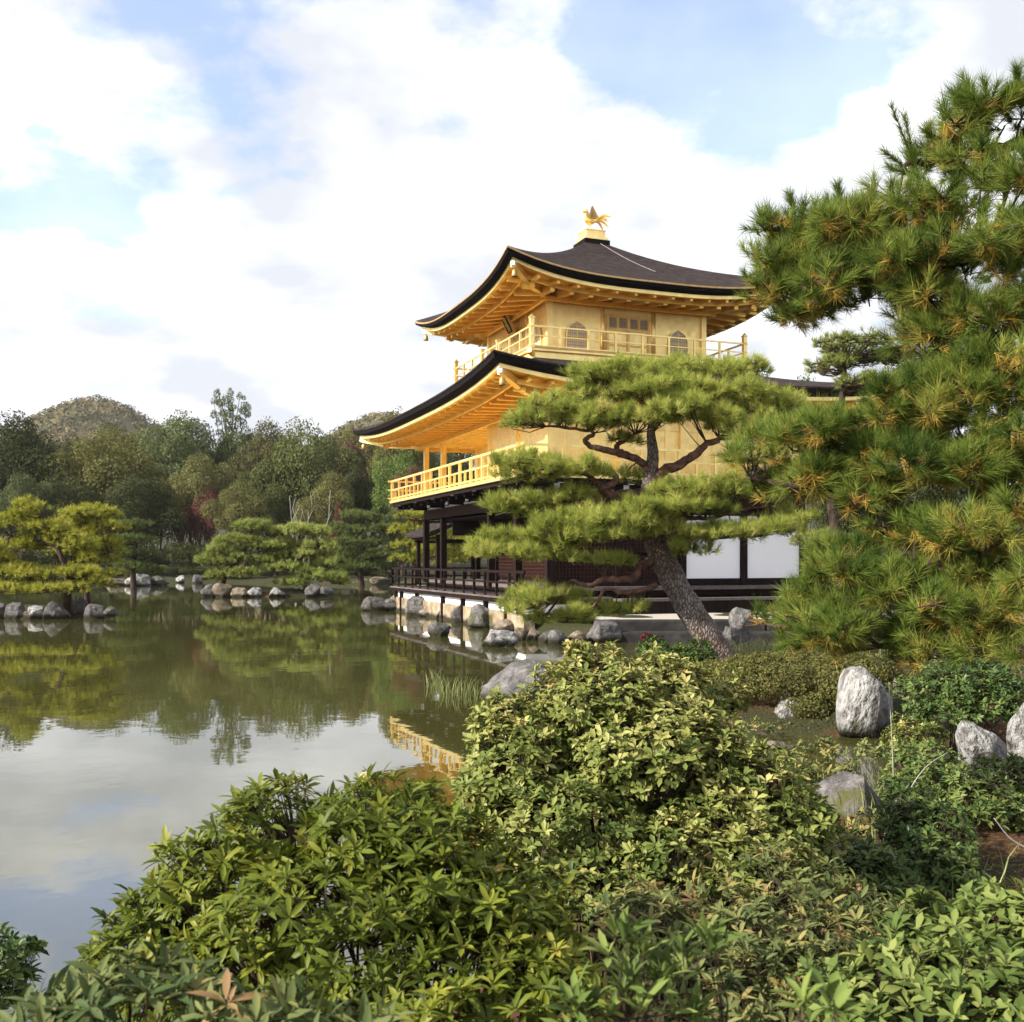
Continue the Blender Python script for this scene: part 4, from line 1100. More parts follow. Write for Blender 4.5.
# --- the leaning pine in the middle
Yp = 14.6
base = at(724, 668, Yp); base[2] = gz(base[0], base[1])-.05
tr = pxs(Yp, (733, 676), (716, 650), (694, 616, -.03), (672, 578, -.05), (657, 545, -.05), (649, 520, 0), (647, 498, .05), (650, 478, .1), (653, 455, .1), (651, 432, .15), (655, 405, .15))
tr[0][2] = base[2]-.1
limbs = [
 (pxs(Yp, (652, 482, .1), (664, 471, .05), (682, 463, 0), (697, 452, -.1), (708, 443, -.15), (730, 436, -.2), (752, 428, -.3)), .085, .03),
 (pxs(Yp, (650, 470, .1), (640, 461, .05), (626, 455, 0), (616, 448, 0), (624, 441, -.05), (637, 433, -.1)), .065, .022),
 (pxs(Yp, (628, 456, 0), (608, 450, -.1), (592, 447, -.15), (585, 440, -.15), (594, 433, -.2), (570, 428, -.2), (545, 426, -.25)), .055, .015),
 (pxs(Yp, (646, 496, .05), (628, 494, -.05), (612, 496, -.1), (602, 488, -.2), (612, 484, -.2), (616, 476, -.2), (606, 471, -.2), (594, 471, -.2)), .075, .035),
 (pxs(Yp, (604, 494, -.15), (597, 482, -.2), (586, 475, -.25), (568, 468, -.25), (540, 464, -.3)), .045, .012),
 (pxs(Yp, (612, 496, -.1), (590, 500, -.1), (560, 502, -.1), (520, 504, -.1)), .045, .012),
 (pxs(Yp, (652, 540, -.05), (630, 534, -.3), (600, 536, -.5), (560, 540, -.6), (520, 548, -.6), (492, 552, -.5)), .06, .012),
 (pxs(Yp, (653, 560, -.08), (640, 568, -.2), (634, 578, -.3), (618, 580, -.4), (604, 579, -.45), (588, 586, -.45), (572, 581, -.5), (561, 595, -.5)), .07, .018),
 (pxs(Yp, (656, 585, -.08), (640, 591, -.25), (622, 592, -.35), (606, 589, -.4), (596, 603, -.4), (583, 615, -.4)), .045, .012),
 (pxs(Yp, (662, 536, -.05), (681, 532, -.2), (697, 536, -.3), (716, 538, -.4), (740, 534, -.5)), .055, .015),
 (pxs(Yp, (660, 530, -.05), (672, 522, -.1), (688, 518, -.2), (710, 518, -.3), (740, 510, -.3), (770, 505, -.3)), .05, .014),
 (pxs(Yp, (652, 430, .15), (670, 410, .1), (692, 395, .1), (712, 388, .05)), .05, .015),
 (pxs(Yp, (653, 420, .15), (640, 400, .1), (618, 388, .05), (600, 380, 0)), .045, .014)]
pads = [
 (620, 374, Yp, 38, 16, .5), (700, 372, Yp+.2, 52, 17, .6), (748, 370, Yp+.4, 26, 12, .4), (655, 392, Yp-.1, 60, 18, .7), (590, 396, Yp, 42, 18, .5), (560, 412, Yp-.2, 50, 15, .5),
 (520, 420, Yp-.3, 26, 11, .4), (600, 420, Yp-.3, 40, 14, .45), (735, 396, Yp-.1, 52, 16, .6), (770, 408, Yp, 42, 16, .5), (690, 412, Yp-.5, 50, 16, .5), (745, 426, Yp-.3, 40, 14, .5), (650, 416, Yp-.4, 34, 14, .4),
 (585, 378, Yp+.3, 26, 12, .4), (665, 370, Yp+.6, 30, 14, .5), (715, 408, Yp+.5, 50, 16, .5),
 (530, 462, Yp-.3, 40, 12, .4), (570, 470, Yp-.4, 44, 13, .45), (515, 478, Yp-.3, 24, 11, .35), (628, 440, Yp+.1, 16, 7, .25), (640, 476, Yp+.3, 22, 9, .3),
 (530, 503, Yp-.1, 44, 11, .4), (575, 496, Yp-.2, 30, 9, .35), (508, 512, Yp-.1, 20, 9, .3),
 (570, 524, Yp-.6, 42, 14, .5), (610, 520, Yp-.7, 48, 15, .55), (640, 512, Yp-.6, 34, 15, .45), (600, 535, Yp-.8, 40, 11, .4), (650, 530, Yp-.5, 24, 10, .3),
 (510, 540, Yp-.5, 38, 14, .45), (490, 552, Yp-.5, 22, 12, .35), (535, 555, Yp-.6, 36, 12, .4), (555, 540, Yp-.6, 24, 12, .35),
 (690, 492, Yp-.4, 42, 15, .5), (730, 488, Yp-.3, 46, 16, .5), (765, 492, Yp-.2, 36, 14, .45), (700, 508, Yp-.6, 40, 10, .4),
 (720, 534, Yp-.5, 44, 13, .45), (762, 528, Yp-.3, 42, 14, .45), (690, 548, Yp-.4, 24, 14, .3), (790, 520, Yp-.2, 26, 14, .35),
 (606, 561, Yp-.3, 36, 7, .3), (570, 599, Yp-.1, 28, 8, .3), (540, 598, Yp-.5, 32, 12, .4), (522, 608, Yp-.5, 20, 10, .3), (560, 618, Yp-.4, 34, 11, .35), (604, 612, Yp-.1, 28, 7, .3), (640, 608, Yp-.1, 20, 5, .25)]
pine('pine_tree', 'leaning garden pine with layered foliage pads standing in front of the pavilion', None, tuple(base), (tr, [.235, .215, .195, .185, .175, .15, .12, .105, .095, .08, .06, .05]), limbs, pads,
     (M['plates'], M['red_trunk'], M['needle_mid']), .15, 1.75, 13, 34, .125, .0026, twig_r=.0045, cone=(10, 66), shoot=.9, tint=(.55, .2))

# --- the near pine reaching in from the right
base = (4.75, 6.3, gz(4.75, 6.3)-.05)
Yn = 5.6
def V3(x, y, z): return np.array([x, y, z], float)
tr = [V3(4.75, 6.3, base[2]-.1), V3(4.7, 6.2, 1.2), V3(4.45, 6.1, 2.2), V3(4.4, 6.0, 3.2), V3(4.2, 6.0, 4.2), V3(4.1, 6.0, 5.1)]
def limb(z0, *p): return [V3(4.42, 6.05, z0)]+pxs(5.5, *p)
limbs = [
 (limb(3.9, (1120, 120), (1040, 140), (985, 150), (930, 160, .1), (905, 165, .1)), .055, .012),
 (limb(3.4, (1120, 210), (1030, 240), (960, 255), (890, 265, .2), (830, 270, .3), (780, 280, .4)), .065, .014),
 (limb(3.0, (1120, 300), (1020, 330), (970, 355), (935, 385), (880, 418, .1), (800, 452, .3)), .06, .014),
 (limb(2.5, (1120, 400), (1030, 440), (950, 470), (880, 485, .1), (820, 490, .2), (750, 478, .4)), .06, .013),
 (limb(2.1, (1120, 500), (1040, 560), (960, 580), (900, 590), (840, 610, .1), (790, 625, .2)), .06, .013),
 (limb(1.9, (1120, 560), (1050, 620), (980, 640), (900, 645), (850, 650, .1)), .045, .012),
 (limb(4.4, (1100, 60), (1040, 85), (985, 110), (965, 105)), .045, .010)]
pads = [
 (985, 125, 5.4, 45, 28, .35), (1015, 105, 5.3, 40, 26, .3), (1010, 185, 5.2, 50, 40, .35), (930, 160, 5.6, 26, 22, .25), (958, 175, 5.5, 34, 26, .3),
 (900, 222, 5.6, 60, 30, .4), (838, 240, 5.8, 56, 36, .4), (790, 236, 5.9, 34, 32, .3), (870, 215, 5.7, 40, 26, .3), (785, 290, 5.9, 34, 22, .3), (815, 312, 5.9, 40, 14, .3), (960, 255, 5.3, 66, 36, .4), (875, 285, 5.6, 58, 22, .4), (1005, 300, 5.2, 44, 40, .35), (930, 300, 5.5, 44, 16, .3),
 (1000, 365, 5.3, 44, 26, .35), (960, 395, 5.5, 55, 28, .4), (908, 420, 5.6, 50, 20, .4), (840, 436, 5.7, 50, 22, .4), (790, 438, 5.9, 40, 18, .35), (752, 462, 6.0, 28, 14, .3), (850, 478, 5.7, 60, 20, .4), (940, 468, 5.4, 70, 28, .4), (1010, 440, 5.2, 44, 44, .35), (790, 488, 5.9, 36, 14, .3), (870, 500, 5.6, 30, 10, .3),
 (905, 540, 5.5, 48, 22, .35), (970, 540, 5.3, 54, 36, .4), (868, 575, 5.6, 44, 22, .35), (820, 602, 5.7, 40, 20, .35), (785, 618, 5.8, 26, 14, .3), (870, 628, 5.5, 60, 24, .4), (960, 610, 5.2, 66, 34, .4), (1010, 580, 5.1, 44, 44, .35), (1005, 645, 5.1, 44, 24, .3), (930, 652, 5.4, 44, 14, .3), (820, 640, 5.7, 34, 12, .3),
 (905, 392, 5.45, 24, 12, .2), (775, 262, 5.9, 26, 20, .25), (800, 262, 5.85, 30, 18, .3), (945, 345, 5.5, 36, 18, .3), (960, 330, 5.4, 50, 24, .35), (1000, 405, 5.3, 44, 30, .35), (940, 378, 5.6, 42, 22, .35), (1015, 500, 5.2, 36, 40, .35), (905, 450, 5.6, 50, 24, .35), (920, 590, 5.5, 50, 26, .35), (840, 560, 5.8, 30, 18, .3), (1018, 240, 5.1, 30, 44, .3), (910, 255, 5.5, 50, 26, .35), (840, 275, 5.7, 44, 22, .3),
 (1090, 150, 5.5, 60, 50, .5), (1100, 300, 5.5, 70, 60, .5), (1100, 450, 5.5, 70, 60, .5), (1110, 590, 5.5, 70, 50, .5)]
near = pine('pine_tree', 'large near pine with long needles and ochre old needles reaching in from the right edge', None, base, (tr, [.2, .18, .16, .14, .10, .05]), limbs, pads,
     (M['plates'], M['trunk'], M['needle_near']), .135, 2.2, 8.5, 80, .105, .0017, twig_r=.004, updir=.5, cone=(8, 62), shoot=.8, brown=.42, tint=(.42, .22))
# upright candle shoots at its top
g = MB(); tw = MB(); SP = []
for (x0, y0, x1, y1, Y) in ((918, 172, 892, 108, 5.6), (916, 170, 905, 118, 5.6), (912, 174, 885, 152, 5.65), (912, 176, 890, 168, 5.6), (925, 168, 930, 128, 5.55), (985, 118, 963, 78, 5.5), (982, 116, 952, 92, 5.5), (988, 112, 984, 82, 5.45), (1016, 92, 1017, 70, 5.3), (795, 212, 790, 196, 5.9), (840, 205, 838, 186, 5.8), (755, 462, 722, 455, 6.05), (1000, 330, 980, 305, 5.1)):
    a, b2 = at(x0, y0, Y), at(x1, y1, Y-.05); n = 9
    for i in range(n): SP.append((a+(b2-a)*(i+1)/n, nrm(b2-a)))
    tw.sticks([a], [b2], .006, .003)
P = np.array([s[0] for s in SP])-np.array(base); D = nrm(np.array([s[1] for s in SP])+rng.normal(0, .08, P.shape))
needles(g, P, D, 34, .085, .0015, rng.uniform(.2, .6, len(P)), (14, 48), tvar=.06)
g.build('shoots', M['needle_near'], near)
tw2 = MB()
for (x0, y0, x1, y1, Y) in ((918, 172, 892, 108, 5.6), (916, 170, 905, 118, 5.6), (912, 174, 885, 152, 5.65), (985, 118, 963, 78, 5.5), (982, 116, 952, 92, 5.5)):
    tw2.sticks([at(x0, y0, Y)-np.array(base)], [at(x1, y1, Y-.05)-np.array(base)], .006, .0025)
tw2.build('shoot_stems', M['twig'], near)

# --- island and shore pines
def small_pine(label, group, px, Y, y_base, trunk, limbs, pads, mat, sub_r, tufts, k, L, w, r0=.11, tint=(.5, .2)):
    b = at(px, y_base, Y); b[2] = max(gz(b[0], b[1])-.05, -.1)
    t = pxs(Y, *trunk); t[0][2] = b[2]-.05
    pine('pine_tree', label, group, tuple(b), (t, list(np.linspace(r0, r0*.3, 6))), [(pxs(Y, *l), r0*.45, r0*.12) for l in limbs], [(p[0], p[1], Y+p[4], p[2], p[3], p[5]) for p in pads],
         (M['trunk'], M['trunk'], M[mat]), sub_r, 3.2, tufts, k, L, w, twig_r=.009, cone=(10, 65), tint=tint, trunk_n=8)
small_pine('yellow-green pine with upright shoots on the rocks of the left islet', 'pines of the pond islets', 70, 34.2, 606, [(66, 606), (68, 585), (64, 566), (58, 548), (50, 530), (46, 516)],
  [[(68, 572), (50, 572), (20, 572)], [(70, 578), (85, 576), (98, 578)], [(60, 548), (35, 540), (10, 536)], [(55, 540), (75, 535)]],
  [(20, 574, 26, 10, 0, .8), (70, 574, 30, 8, .2, .9), (98, 582, 14, 8, 0, .5), (15, 545, 28, 12, .3, .9), (45, 530, 26, 12, .2, .7), (38, 512, 13, 13, 0, .4), (10, 522, 22, 10, .2, .7), (68, 545, 24, 9, .2, .7), (-15, 560, 25, 14, .3, .9), (24, 505, 8, 9, 0, .3), (60, 589, 30, 6, -.3, .8), (20, 590, 26, 6, -.2, .8), (100, 574, 18, 6, 0, .6)],
  'needle_yellow', .34, 14, 16, .20, .010, .13, (.45, .2))
small_pine('broad yellow pine behind the upright pine of the left islet', 'pines of the pond islets', 88, 37.5, 600, [(88, 600), (86, 580), (82, 560), (84, 545), (86, 530), (84, 515)],
  [[(84, 560), (100, 555), (112, 552)], [(84, 540), (66, 535)], [(85, 530), (104, 526)]],
  [(92, 514, 26, 7, 0, .8), (72, 524, 22, 8, .2, .7), (106, 528, 20, 8, .1, .7), (84, 540, 30, 8, 0, .9), (108, 548, 18, 9, .2, .6), (66, 552, 22, 8, .2, .7), (92, 560, 24, 7, 0, .7)],
  'needle_yellow', .36, 14, 16, .20, .011, .11, (.55, .2))
small_pine('dark green layered pine on the far shore behind the left islet', 'pines of the pond islets', 134, 66, 582, [(134, 582), (133, 565), (136, 550), (134, 535), (134, 524)],
  [[(134, 560), (150, 558)], [(135, 545), (120, 543)]],
  [(134, 526, 18, 5, 0, 1.0), (130, 541, 24, 6, 0, 1.4), (140, 555, 22, 6, 0, 1.3), (128, 566, 22, 5, 0, 1.2), (148, 571, 14, 5, 0, .9)],
  'needle_dark', .5, 13, 12, .26, .018, .2, (.6, .2))
small_pine('green cloud-pruned pine at the left end of the middle islet', 'pines of the pond islets', 222, 54, 590, [(222, 590), (226, 574), (236, 562), (244, 550), (250, 538), (252, 528)],
  [[(226, 574), (215, 565), (210, 556)], [(240, 556), (258, 552)], [(232, 566), (244, 572)]],
  [(252, 527, 21, 6, 0, .9), (240, 541, 22, 6, 0, .9), (222, 550, 17, 7, 0, .8), (262, 548, 18, 6, .2, .8), (214, 562, 13, 8, -.2, .7), (238, 560, 20, 7, -.2, .8), (242, 573, 17, 7, -.5, .7), (210, 577, 9, 7, -.3, .5), (262, 562, 14, 6, 0, .6)],
  'needle_green', .40, 14, 14, .25, .015, .12, (.5, .2))
small_pine('spreading green pine at the right end of the middle islet', 'pines of the pond islets', 306, 54.5, 590, [(306, 590), (304, 576), (298, 562), (302, 550), (300, 538)],
  [[(302, 570), (320, 566), (335, 570)], [(300, 556), (282, 552)], [(301, 548), (322, 540)]],
  [(300, 532, 28, 7, 0, 1.1), (282, 545, 20, 6, 0, .9), (318, 546, 20, 7, 0, .9), (300, 556, 32, 7, 0, 1.1), (328, 563, 18, 6, 0, .8), (284, 568, 22, 7, -.4, .9), (318, 577, 26, 7, -.4, 1.0), (294, 583, 16, 6, -.6, .7), (338, 582, 12, 5, -.2, .5)],
  'needle_green', .40, 14, 14, .25, .015, .12, (.55, .2))
small_pine('dark wide pine on the far shore right of the middle islet', 'pines of the far shore', 362, 76, 580, [(362, 582), (360, 566), (364, 548), (360, 530), (360, 516)],
  [[(362, 560), (380, 556)], [(362, 545), (345, 542)], [(361, 530), (376, 526)]],
  [(360, 517, 20, 6, 0, 1.4), (345, 530, 18, 7, 0, 1.3), (376, 530, 18, 7, 0, 1.3), (360, 543, 28, 7, 0, 1.8), (340, 556, 20, 7, 0, 1.4), (382, 556, 20, 7, 0, 1.4), (362, 567, 26, 7, 0, 1.6)],
  'needle_dark', .55, 13, 12, .3, .02, .25, (.75, .2))
small_pine('yellow-green pine seen between the dark columns west of the pavilion', 'pines of the far shore', 415, 62, 584, [(415, 584), (416, 570), (412, 555), (416, 540), (414, 520)],
  [[(414, 560), (430, 556)], [(414, 545), (400, 542)]],
  [(416, 516, 16, 6, 0, 1.0), (408, 530, 16, 6, 0, 1.0), (430, 535, 22, 7, 0, 1.2), (412, 546, 20, 6, 0, 1.2), (438, 552, 26, 7, 0, 1.3), (412, 560, 18, 6, 0, 1.0), (455, 560, 20, 8, 0, 1.2), (465, 540, 18, 8, 0, 1.2)],
  'needle_yellow', .5, 13, 12, .26, .017, .2, (.35, .15))
small_pine('pale pine behind the near pine, with a bare leaning trunk right of the white panels', None, 846, 21, 600, [(846, 600), (842, 560), (836, 530), (832, 500), (836, 450), (842, 400), (845, 360)],
  [[(838, 440), (860, 420), (885, 410)], [(832, 500), (860, 490), (890, 485)]],
  [(850, 345, 34, 9, 0, .8), (880, 360, 30, 10, .2, .8), (835, 365, 24, 8, 0, .7), (870, 385, 34, 10, 0, .8), (900, 410, 30, 12, 0, .8), (820, 540, 22, 12, .4, .7), (860, 550, 24, 14, .4, .7), (900, 480, 30, 14, 0, .8)],
  'needle_green', .25, 13, 16, .13, .006, .15, (.45, .2))

# ------------------------------------------------------------------ broadleaf trees of the far bank
def tree_proto(seed, H, R, base, nblob, nleaf, size, shape='round'):
    r = np.random.default_rng(seed)
    blobs = []
    for i in range(nblob):
        d = r.normal(size=3); d /= np.linalg.norm(d)
        d[2] = abs(d[2])*1.0-.35 if shape != 'shrub' else abs(d[2])
        q = r.uniform(.45, .95)
        ch = (H-base)/2
        c = np.array([d[0]*R*q, d[1]*R*q, base+ch+d[2]*ch*q])
        if shape == 'cone': c[:2] *= max(.25, 1.15-(c[2]-base)/(H-base))
        if shape == 'airy': c[2] = H-abs(r.normal(0, .16))*H; c[:2] *= .9
        br = R*r.uniform(.24, .42)*(0.42 if shape == 'airy' else 1)
        blobs.append((c, (br, br, br*r.uniform(.6, .85))))
    if shape not in ('airy',): blobs.append((np.array([0, 0, base+(H-base)*.5]), (R*.6, R*.6, (H-base)*.42)))
    zmax = max(b[0][2]+b[1][2] for b in blobs); k = H/zmax
    blobs = [(b[0]*[1, 1, k], b[1]) for b in blobs]
    P, N, I = shell(blobs, nleaf, (.62, 1.05), -.75, overlap=.72)
    n = nrm(N*.7+r.normal(size=N.shape)*.55+[0, 0, .35])
    t = np.clip(r.normal(0, .2, len(blobs))[I]+r.normal(.5, .13, nleaf), 0, 1)
    mb = MB(); leaf_cards(mb, P, n, size*.8*r.uniform(.6, 1.3, nleaf), t, 1.0)
    o = mb.build('crown', None); crown = o.data; bpy.data.objects.remove(o)
    mb = MB()
    zt = base+(H-base)*.75
    tp = spline([(0, 0, -.4), (r.normal(0, .1), 0, base*.5+.2), (r.normal(0, .25), r.normal(0, .25), base+.3), (r.normal(0, .4), r.normal(0, .4), zt)], 5)
    r0 = H*.022
    mb.tube(tp, np.linspace(r0, r0*.25, len(tp)), 8)
    for b in blobs[:min(len(blobs), 12)]:
        s = tp[r.integers(len(tp)//3, len(tp)-1)]; m = (s+b[0])/2-[0, 0, .1*R]
        mb.tube(spline([s, m, b[0]], 3), np.linspace(r0*.35, r0*.1, 7), 5)
    o = mb.build('trunk', None); trunk = o.data; bpy.data.objects.remove(o)
    for me in (crown, trunk): me.materials.append(M['leaf_dark'])
    return crown, trunk, H, R
PROTO = {
 'round': [tree_proto(s, 12, 5.2, 1.6, 26, 17000, .17) for s in (101, 102, 103)],
 'tall': [tree_proto(s, 15, 4.2, 2.2, 28, 17000, .17, 'cone') for s in (111, 112)],
 'airy': [tree_proto(s, 16, 3.6, 9, 46, 5200, .13, 'airy') for s in (121,)],
 'small': [tree_proto(s, 6, 3.0, .7, 18, 10000, .12) for s in (131, 132)],
 'shrub': [tree_proto(s, 3, 2.4, .1, 16, 8000, .10, 'shrub') for s in (141, 142)],
}
def tree(name, label, cat, group, px, top, Y, wpx, kind, mat, var=0, trunk='twig', ground=None):
    cr, tk, H, R = PROTO[kind][var % len(PROTO[kind])]
    x = (px-512)/F_PX*Y
    z0 = gz(x, Y) if ground is None else ground
    z0 = max(z0, 0.0)
    h = EYE+(HORIZON-top)/F_PX*Y-z0
    root = empty(name, (x, Y, z0-.1), rng.uniform(0, 6.28))
    tag(root, label, cat, group)
    sx = wpx*Y/F_PX/(2*R); root.scale = (sx, sx, h/H)
    for nm, me, m in (('crown', cr, M[mat]), ('trunk', tk, M[trunk])):
        o = bpy.data.objects.new(nm, me); COL.objects.link(o); o.parent = root
        o.material_slots[0].link = 'OBJECT'; o.material_slots[0].material = m
    return root
G = 'trees of the far bank wood'
FEAT = [
 ('very dark evergreen tree at the left edge of the far wood', 12, 404, 100, 100, 'round', 'leaf_dark', 0),
 ('broad olive-brown tree of the far wood, in front of the distant hill', 112, 420, 100, 112, 'round', 'leaf_olive', 1),
 ('grey-green bushy tree of the far wood, right of the distant hill', 182, 406, 116, 96, 'round', 'leaf_greybrown', 2),
 ('tall airy pine with a sparse crown rising above the far wood', 230, 388, 118, 46, 'airy', 'leaf_greybrown', 0),
 ('brownish crowned tree right of the airy pine', 268, 413, 114, 70, 'round', 'leaf_brown', 0),
 ('big round dark olive tree above the pale bare stems', 302, 412, 98, 100, 'round', 'leaf_olive_dark', 1),
 ('yellow-olive tree low in the middle of the far wood', 200, 448, 97, 72, 'round', 'leaf_yellow', 0),
 ('dark red maple in the middle of the far wood', 206, 478, 95, 48, 'round', 'leaf_red', 1),
 ('light yellow-green tree right of the red maple', 242, 476, 90, 66, 'round', 'leaf_yellow', 1),
 ('rust-brown tree behind the pavilion roof corner', 352, 432, 104, 50, 'tall', 'leaf_rust', 0),
 ('olive tree rising behind the roof corner of the pavilion', 398, 402, 112, 62, 'round', 'leaf_olive', 2),
 ('fresh green tree under the lower roof corner', 402, 444, 90, 66, 'round', 'leaf_green', 0),
 ('crimson maple behind the gilded balcony corner', 413, 460, 84, 46, 'round', 'leaf_red', 0),
 ('pale olive tree right of the bare stems', 332, 466, 90, 62, 'round', 'leaf_yellow', 0),
 ('small scarlet tree beside the bare stems', 340, 500, 84, 22, 'small', 'leaf_red', 1),
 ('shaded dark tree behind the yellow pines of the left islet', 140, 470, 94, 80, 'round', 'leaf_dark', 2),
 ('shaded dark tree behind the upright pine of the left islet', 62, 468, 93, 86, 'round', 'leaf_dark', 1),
 ('dark narrow tree between the red maple and the bare stems', 276, 478, 92, 50, 'tall', 'leaf_olive_dark', 1),
 ('grey leafless-looking tree at the left above the islet pine', 22, 468, 90, 64, 'round', 'leaf_greybrown', 0),
  ('low-domed grey tree at the foot of the airy pine', 236, 412, 119, 66, 'round', 'leaf_greybrown', 1),
 ('dull brown tree left of the olive-brown tree', 66, 440, 108, 50, 'tall', 'leaf_brown', 0),
 ('dark upright tree beside the big round olive tree', 356, 462, 92, 44, 'tall', 'leaf_dark', 0),
 ('pale greyish bush tree below the pavilion balcony', 396, 505, 78, 40, 'small', 'leaf_greybrown', 1),
]
for (lb, px, top, Y, w, kd, mt, v) in FEAT: tree('broadleaf_tree', lb, 'tree', G, px, top, Y, w, kd, mt, v)
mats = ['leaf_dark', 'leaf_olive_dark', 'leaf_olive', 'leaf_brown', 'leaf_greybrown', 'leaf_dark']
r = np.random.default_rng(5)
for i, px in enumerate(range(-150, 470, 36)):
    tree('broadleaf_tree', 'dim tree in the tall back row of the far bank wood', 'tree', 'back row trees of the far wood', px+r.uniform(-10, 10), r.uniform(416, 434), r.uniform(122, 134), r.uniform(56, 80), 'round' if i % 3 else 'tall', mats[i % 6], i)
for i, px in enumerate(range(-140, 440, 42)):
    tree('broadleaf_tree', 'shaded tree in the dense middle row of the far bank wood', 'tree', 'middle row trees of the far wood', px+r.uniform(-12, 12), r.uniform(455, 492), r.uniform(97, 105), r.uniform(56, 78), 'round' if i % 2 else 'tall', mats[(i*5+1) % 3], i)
for i, px in enumerate(range(-120, 400, 34)):
    tree('shrub', 'dark shrub in the row along the far water edge', 'shrub', 'shrubs along the far water edge', px+r.uniform(-8, 8), r.uniform(528, 552), r.uniform(91, 94.5) if px < 330 else 84, r.uniform(40, 56), 'shrub', ('leaf_dark', 'leaf_olive_dark', 'leaf_dark', 'leaf_green')[i % 4], i)
for i, (px, top, Y, w, kd, mt) in enumerate([(470, 470, 70, 60, 'small', 'leaf_olive_dark'), (525, 440, 90, 90, 'round', 'leaf_olive'), (600, 430, 95, 90, 'round', 'leaf_dark'), (680, 420, 90, 90, 'round', 'leaf_olive_dark'), (450, 500, 66, 50, 'small', 'leaf_green')]):
    tree('broadleaf_tree', 'tree hidden behind the pavilion, showing only between its posts', 'tree', 'trees behind the pavilion', px, top, Y, w, kd, mt, i)
for lb, px, top, Y, w, kd, mt, v in [
 ('green treetop rising just behind the right end of the top balcony', 762, 356, 58, 34, 'tall', 'leaf_olive', 0),
 ('dark green treetop showing above the lower roof', 806, 364, 62, 60, 'round', 'leaf_green', 0),
 ('tall dark tree behind the near pine, right of the pavilion', 905, 340, 60, 110, 'round', 'leaf_olive_dark', 1),
 ('dense dark tree right of the white panels', 838, 440, 46, 70, 'small', 'leaf_dark', 0),
 ('dark tree behind the lower boughs of the near pine', 910, 450, 44, 110, 'small', 'leaf_dark', 1),
 ('dark tree at the right edge behind the near pine', 1000, 400, 48, 120, 'round', 'leaf_dark', 2),
 ('dim tree behind the right edge of the near pine', 1090, 420, 44, 120, 'round', 'leaf_olive_dark', 1)]:
    tree('broadleaf_tree', lb, 'tree', 'trees right of the pavilion', px, top, Y, w, kd, mt, v)
for i, (px, Y, w, top) in enumerate([(815, 36, 40, 540), (850, 34, 50, 545), (900, 33, 60, 550), (960, 31, 70, 545), (1020, 30, 70, 545)]):
    tree('shrub', 'dark hedge-like shrub right of the pavilion behind the near pine', 'shrub', 'shrubs right of the pavilion', px, top, Y, w, 'shrub', 'leaf_dark', i)
for i, px in enumerate(range(-60, 400, 21)):
    tree('shrub', 'low dark shrub at the very edge of the far water', 'shrub', 'low shrubs at the far water line', px+r.uniform(-5, 5), r.uniform(560, 571), 89.3 if px < 180 else (87.8 if px < 330 else 84.3), r.uniform(22, 32), 'shrub', ('leaf_dark', 'leaf_olive_dark', 'leaf_olive', 'leaf_dark')[i % 4], i)
# bare pale stems standing in the wood
base = at(298, 540, 86); base[2] = gz(base[0], base[1])
root = tag(empty('bare_tree', tuple(base)), 'cluster of pale bare stems standing in front of the dark round tree', 'tree')
for k in range(4):
    g = MB(); dx = rng.normal(0, .5); top = np.array([dx*2.6, rng.normal(0, .8), rng.uniform(4.8, 7.0)])
    p = spline([(dx*.6, 0, -.2), (dx*1.2, 0, 2.2), top*.7+rng.normal(0, .2, 3), top], 4)
    g.tube(p, np.linspace(.055, .02, len(p)), 6)
    for _ in range(4):
        s = p[rng.integers(5, len(p)-1)]; g.tube([s, s+[rng.normal(0, .6), rng.normal(0, .6), rng.uniform(.7, 1.6)]], [.03, .012], 5)
    g.build('stem', M['pale_stem'], root, smooth=True)

# wood covering the distant hill
r = np.random.default_rng(9)
n = 5200
tx = r.uniform(-330, 330, n); ty = 370+190*r.random(n)
tz = hill_h(tx, ty)-7; ok = tz > 20; tx, ty, tz = tx[ok], ty[ok], tz[ok]; n = len(tx)
k = 46; R = r.uniform(2.6, 4.6, n)
d = rand_dirs(n*k, r); d[:, 2] = np.abs(d[:, 2])
P = np.repeat(np.stack([tx, ty, tz+1.2], 1), k, 0)+d*np.repeat(R, k)[:, None]*[1, 1, 1.25]
t = np.repeat(r.beta(1.6, 2.2, n), k)+r.normal(0, .05, n*k)
g = MB(); leaf_cards(g, P, nrm(d+r.normal(0, .3, d.shape)), .8, np.clip(t, 0, 1), 1.0)
tag(g.build('hill_forest', M['forest']), 'mottled autumn wood covering the distant hill', kind='stuff')

# ------------------------------------------------------------------ rocks
def rpx(k, x0, x1, y0, y1, Y, mat, label, group, rz=None, tilt=0.0, deep=1.0, sink=.25):
    w = (x1-x0)*Y/F_PX; h = (y1-y0)*Y/F_PX*(1+sink)
    c = at((x0+x1)/2, y0, Y); c[2] -= h/2
    r = np.random.default_rng(int(x0*7+y0*13) % 9999)
    rock(k, tuple(c), (w/2*1.12, w/2*1.05*deep, h/2*1.12), (r.uniform(-.15, .15), tilt, r.uniform(-.5, .5) if rz is None else rz), mat, label, group)
GF, GL, GM, GN, GS = 'rocks under the pavilion veranda', 'rocks round the left islet', 'rocks round the middle islet', 'garden rocks near the stream', 'rocks of the far shore'
rpx(0, 834, 894, 664, 737, 11.2, 'rock_pale', 'tallest pale grey boulder, upright beside the stream', GN, tilt=.12, deep=.8)
rpx(1, 772, 801, 694, 727, 11.6, 'rock_pale', 'small whitish rock left of the tall boulder, under the bronze mound', GN)
rpx(2, 814, 839, 692, 714, 11.9, 'rock_grey', 'little grey stone between the whitish rock and the tall boulder', GN)
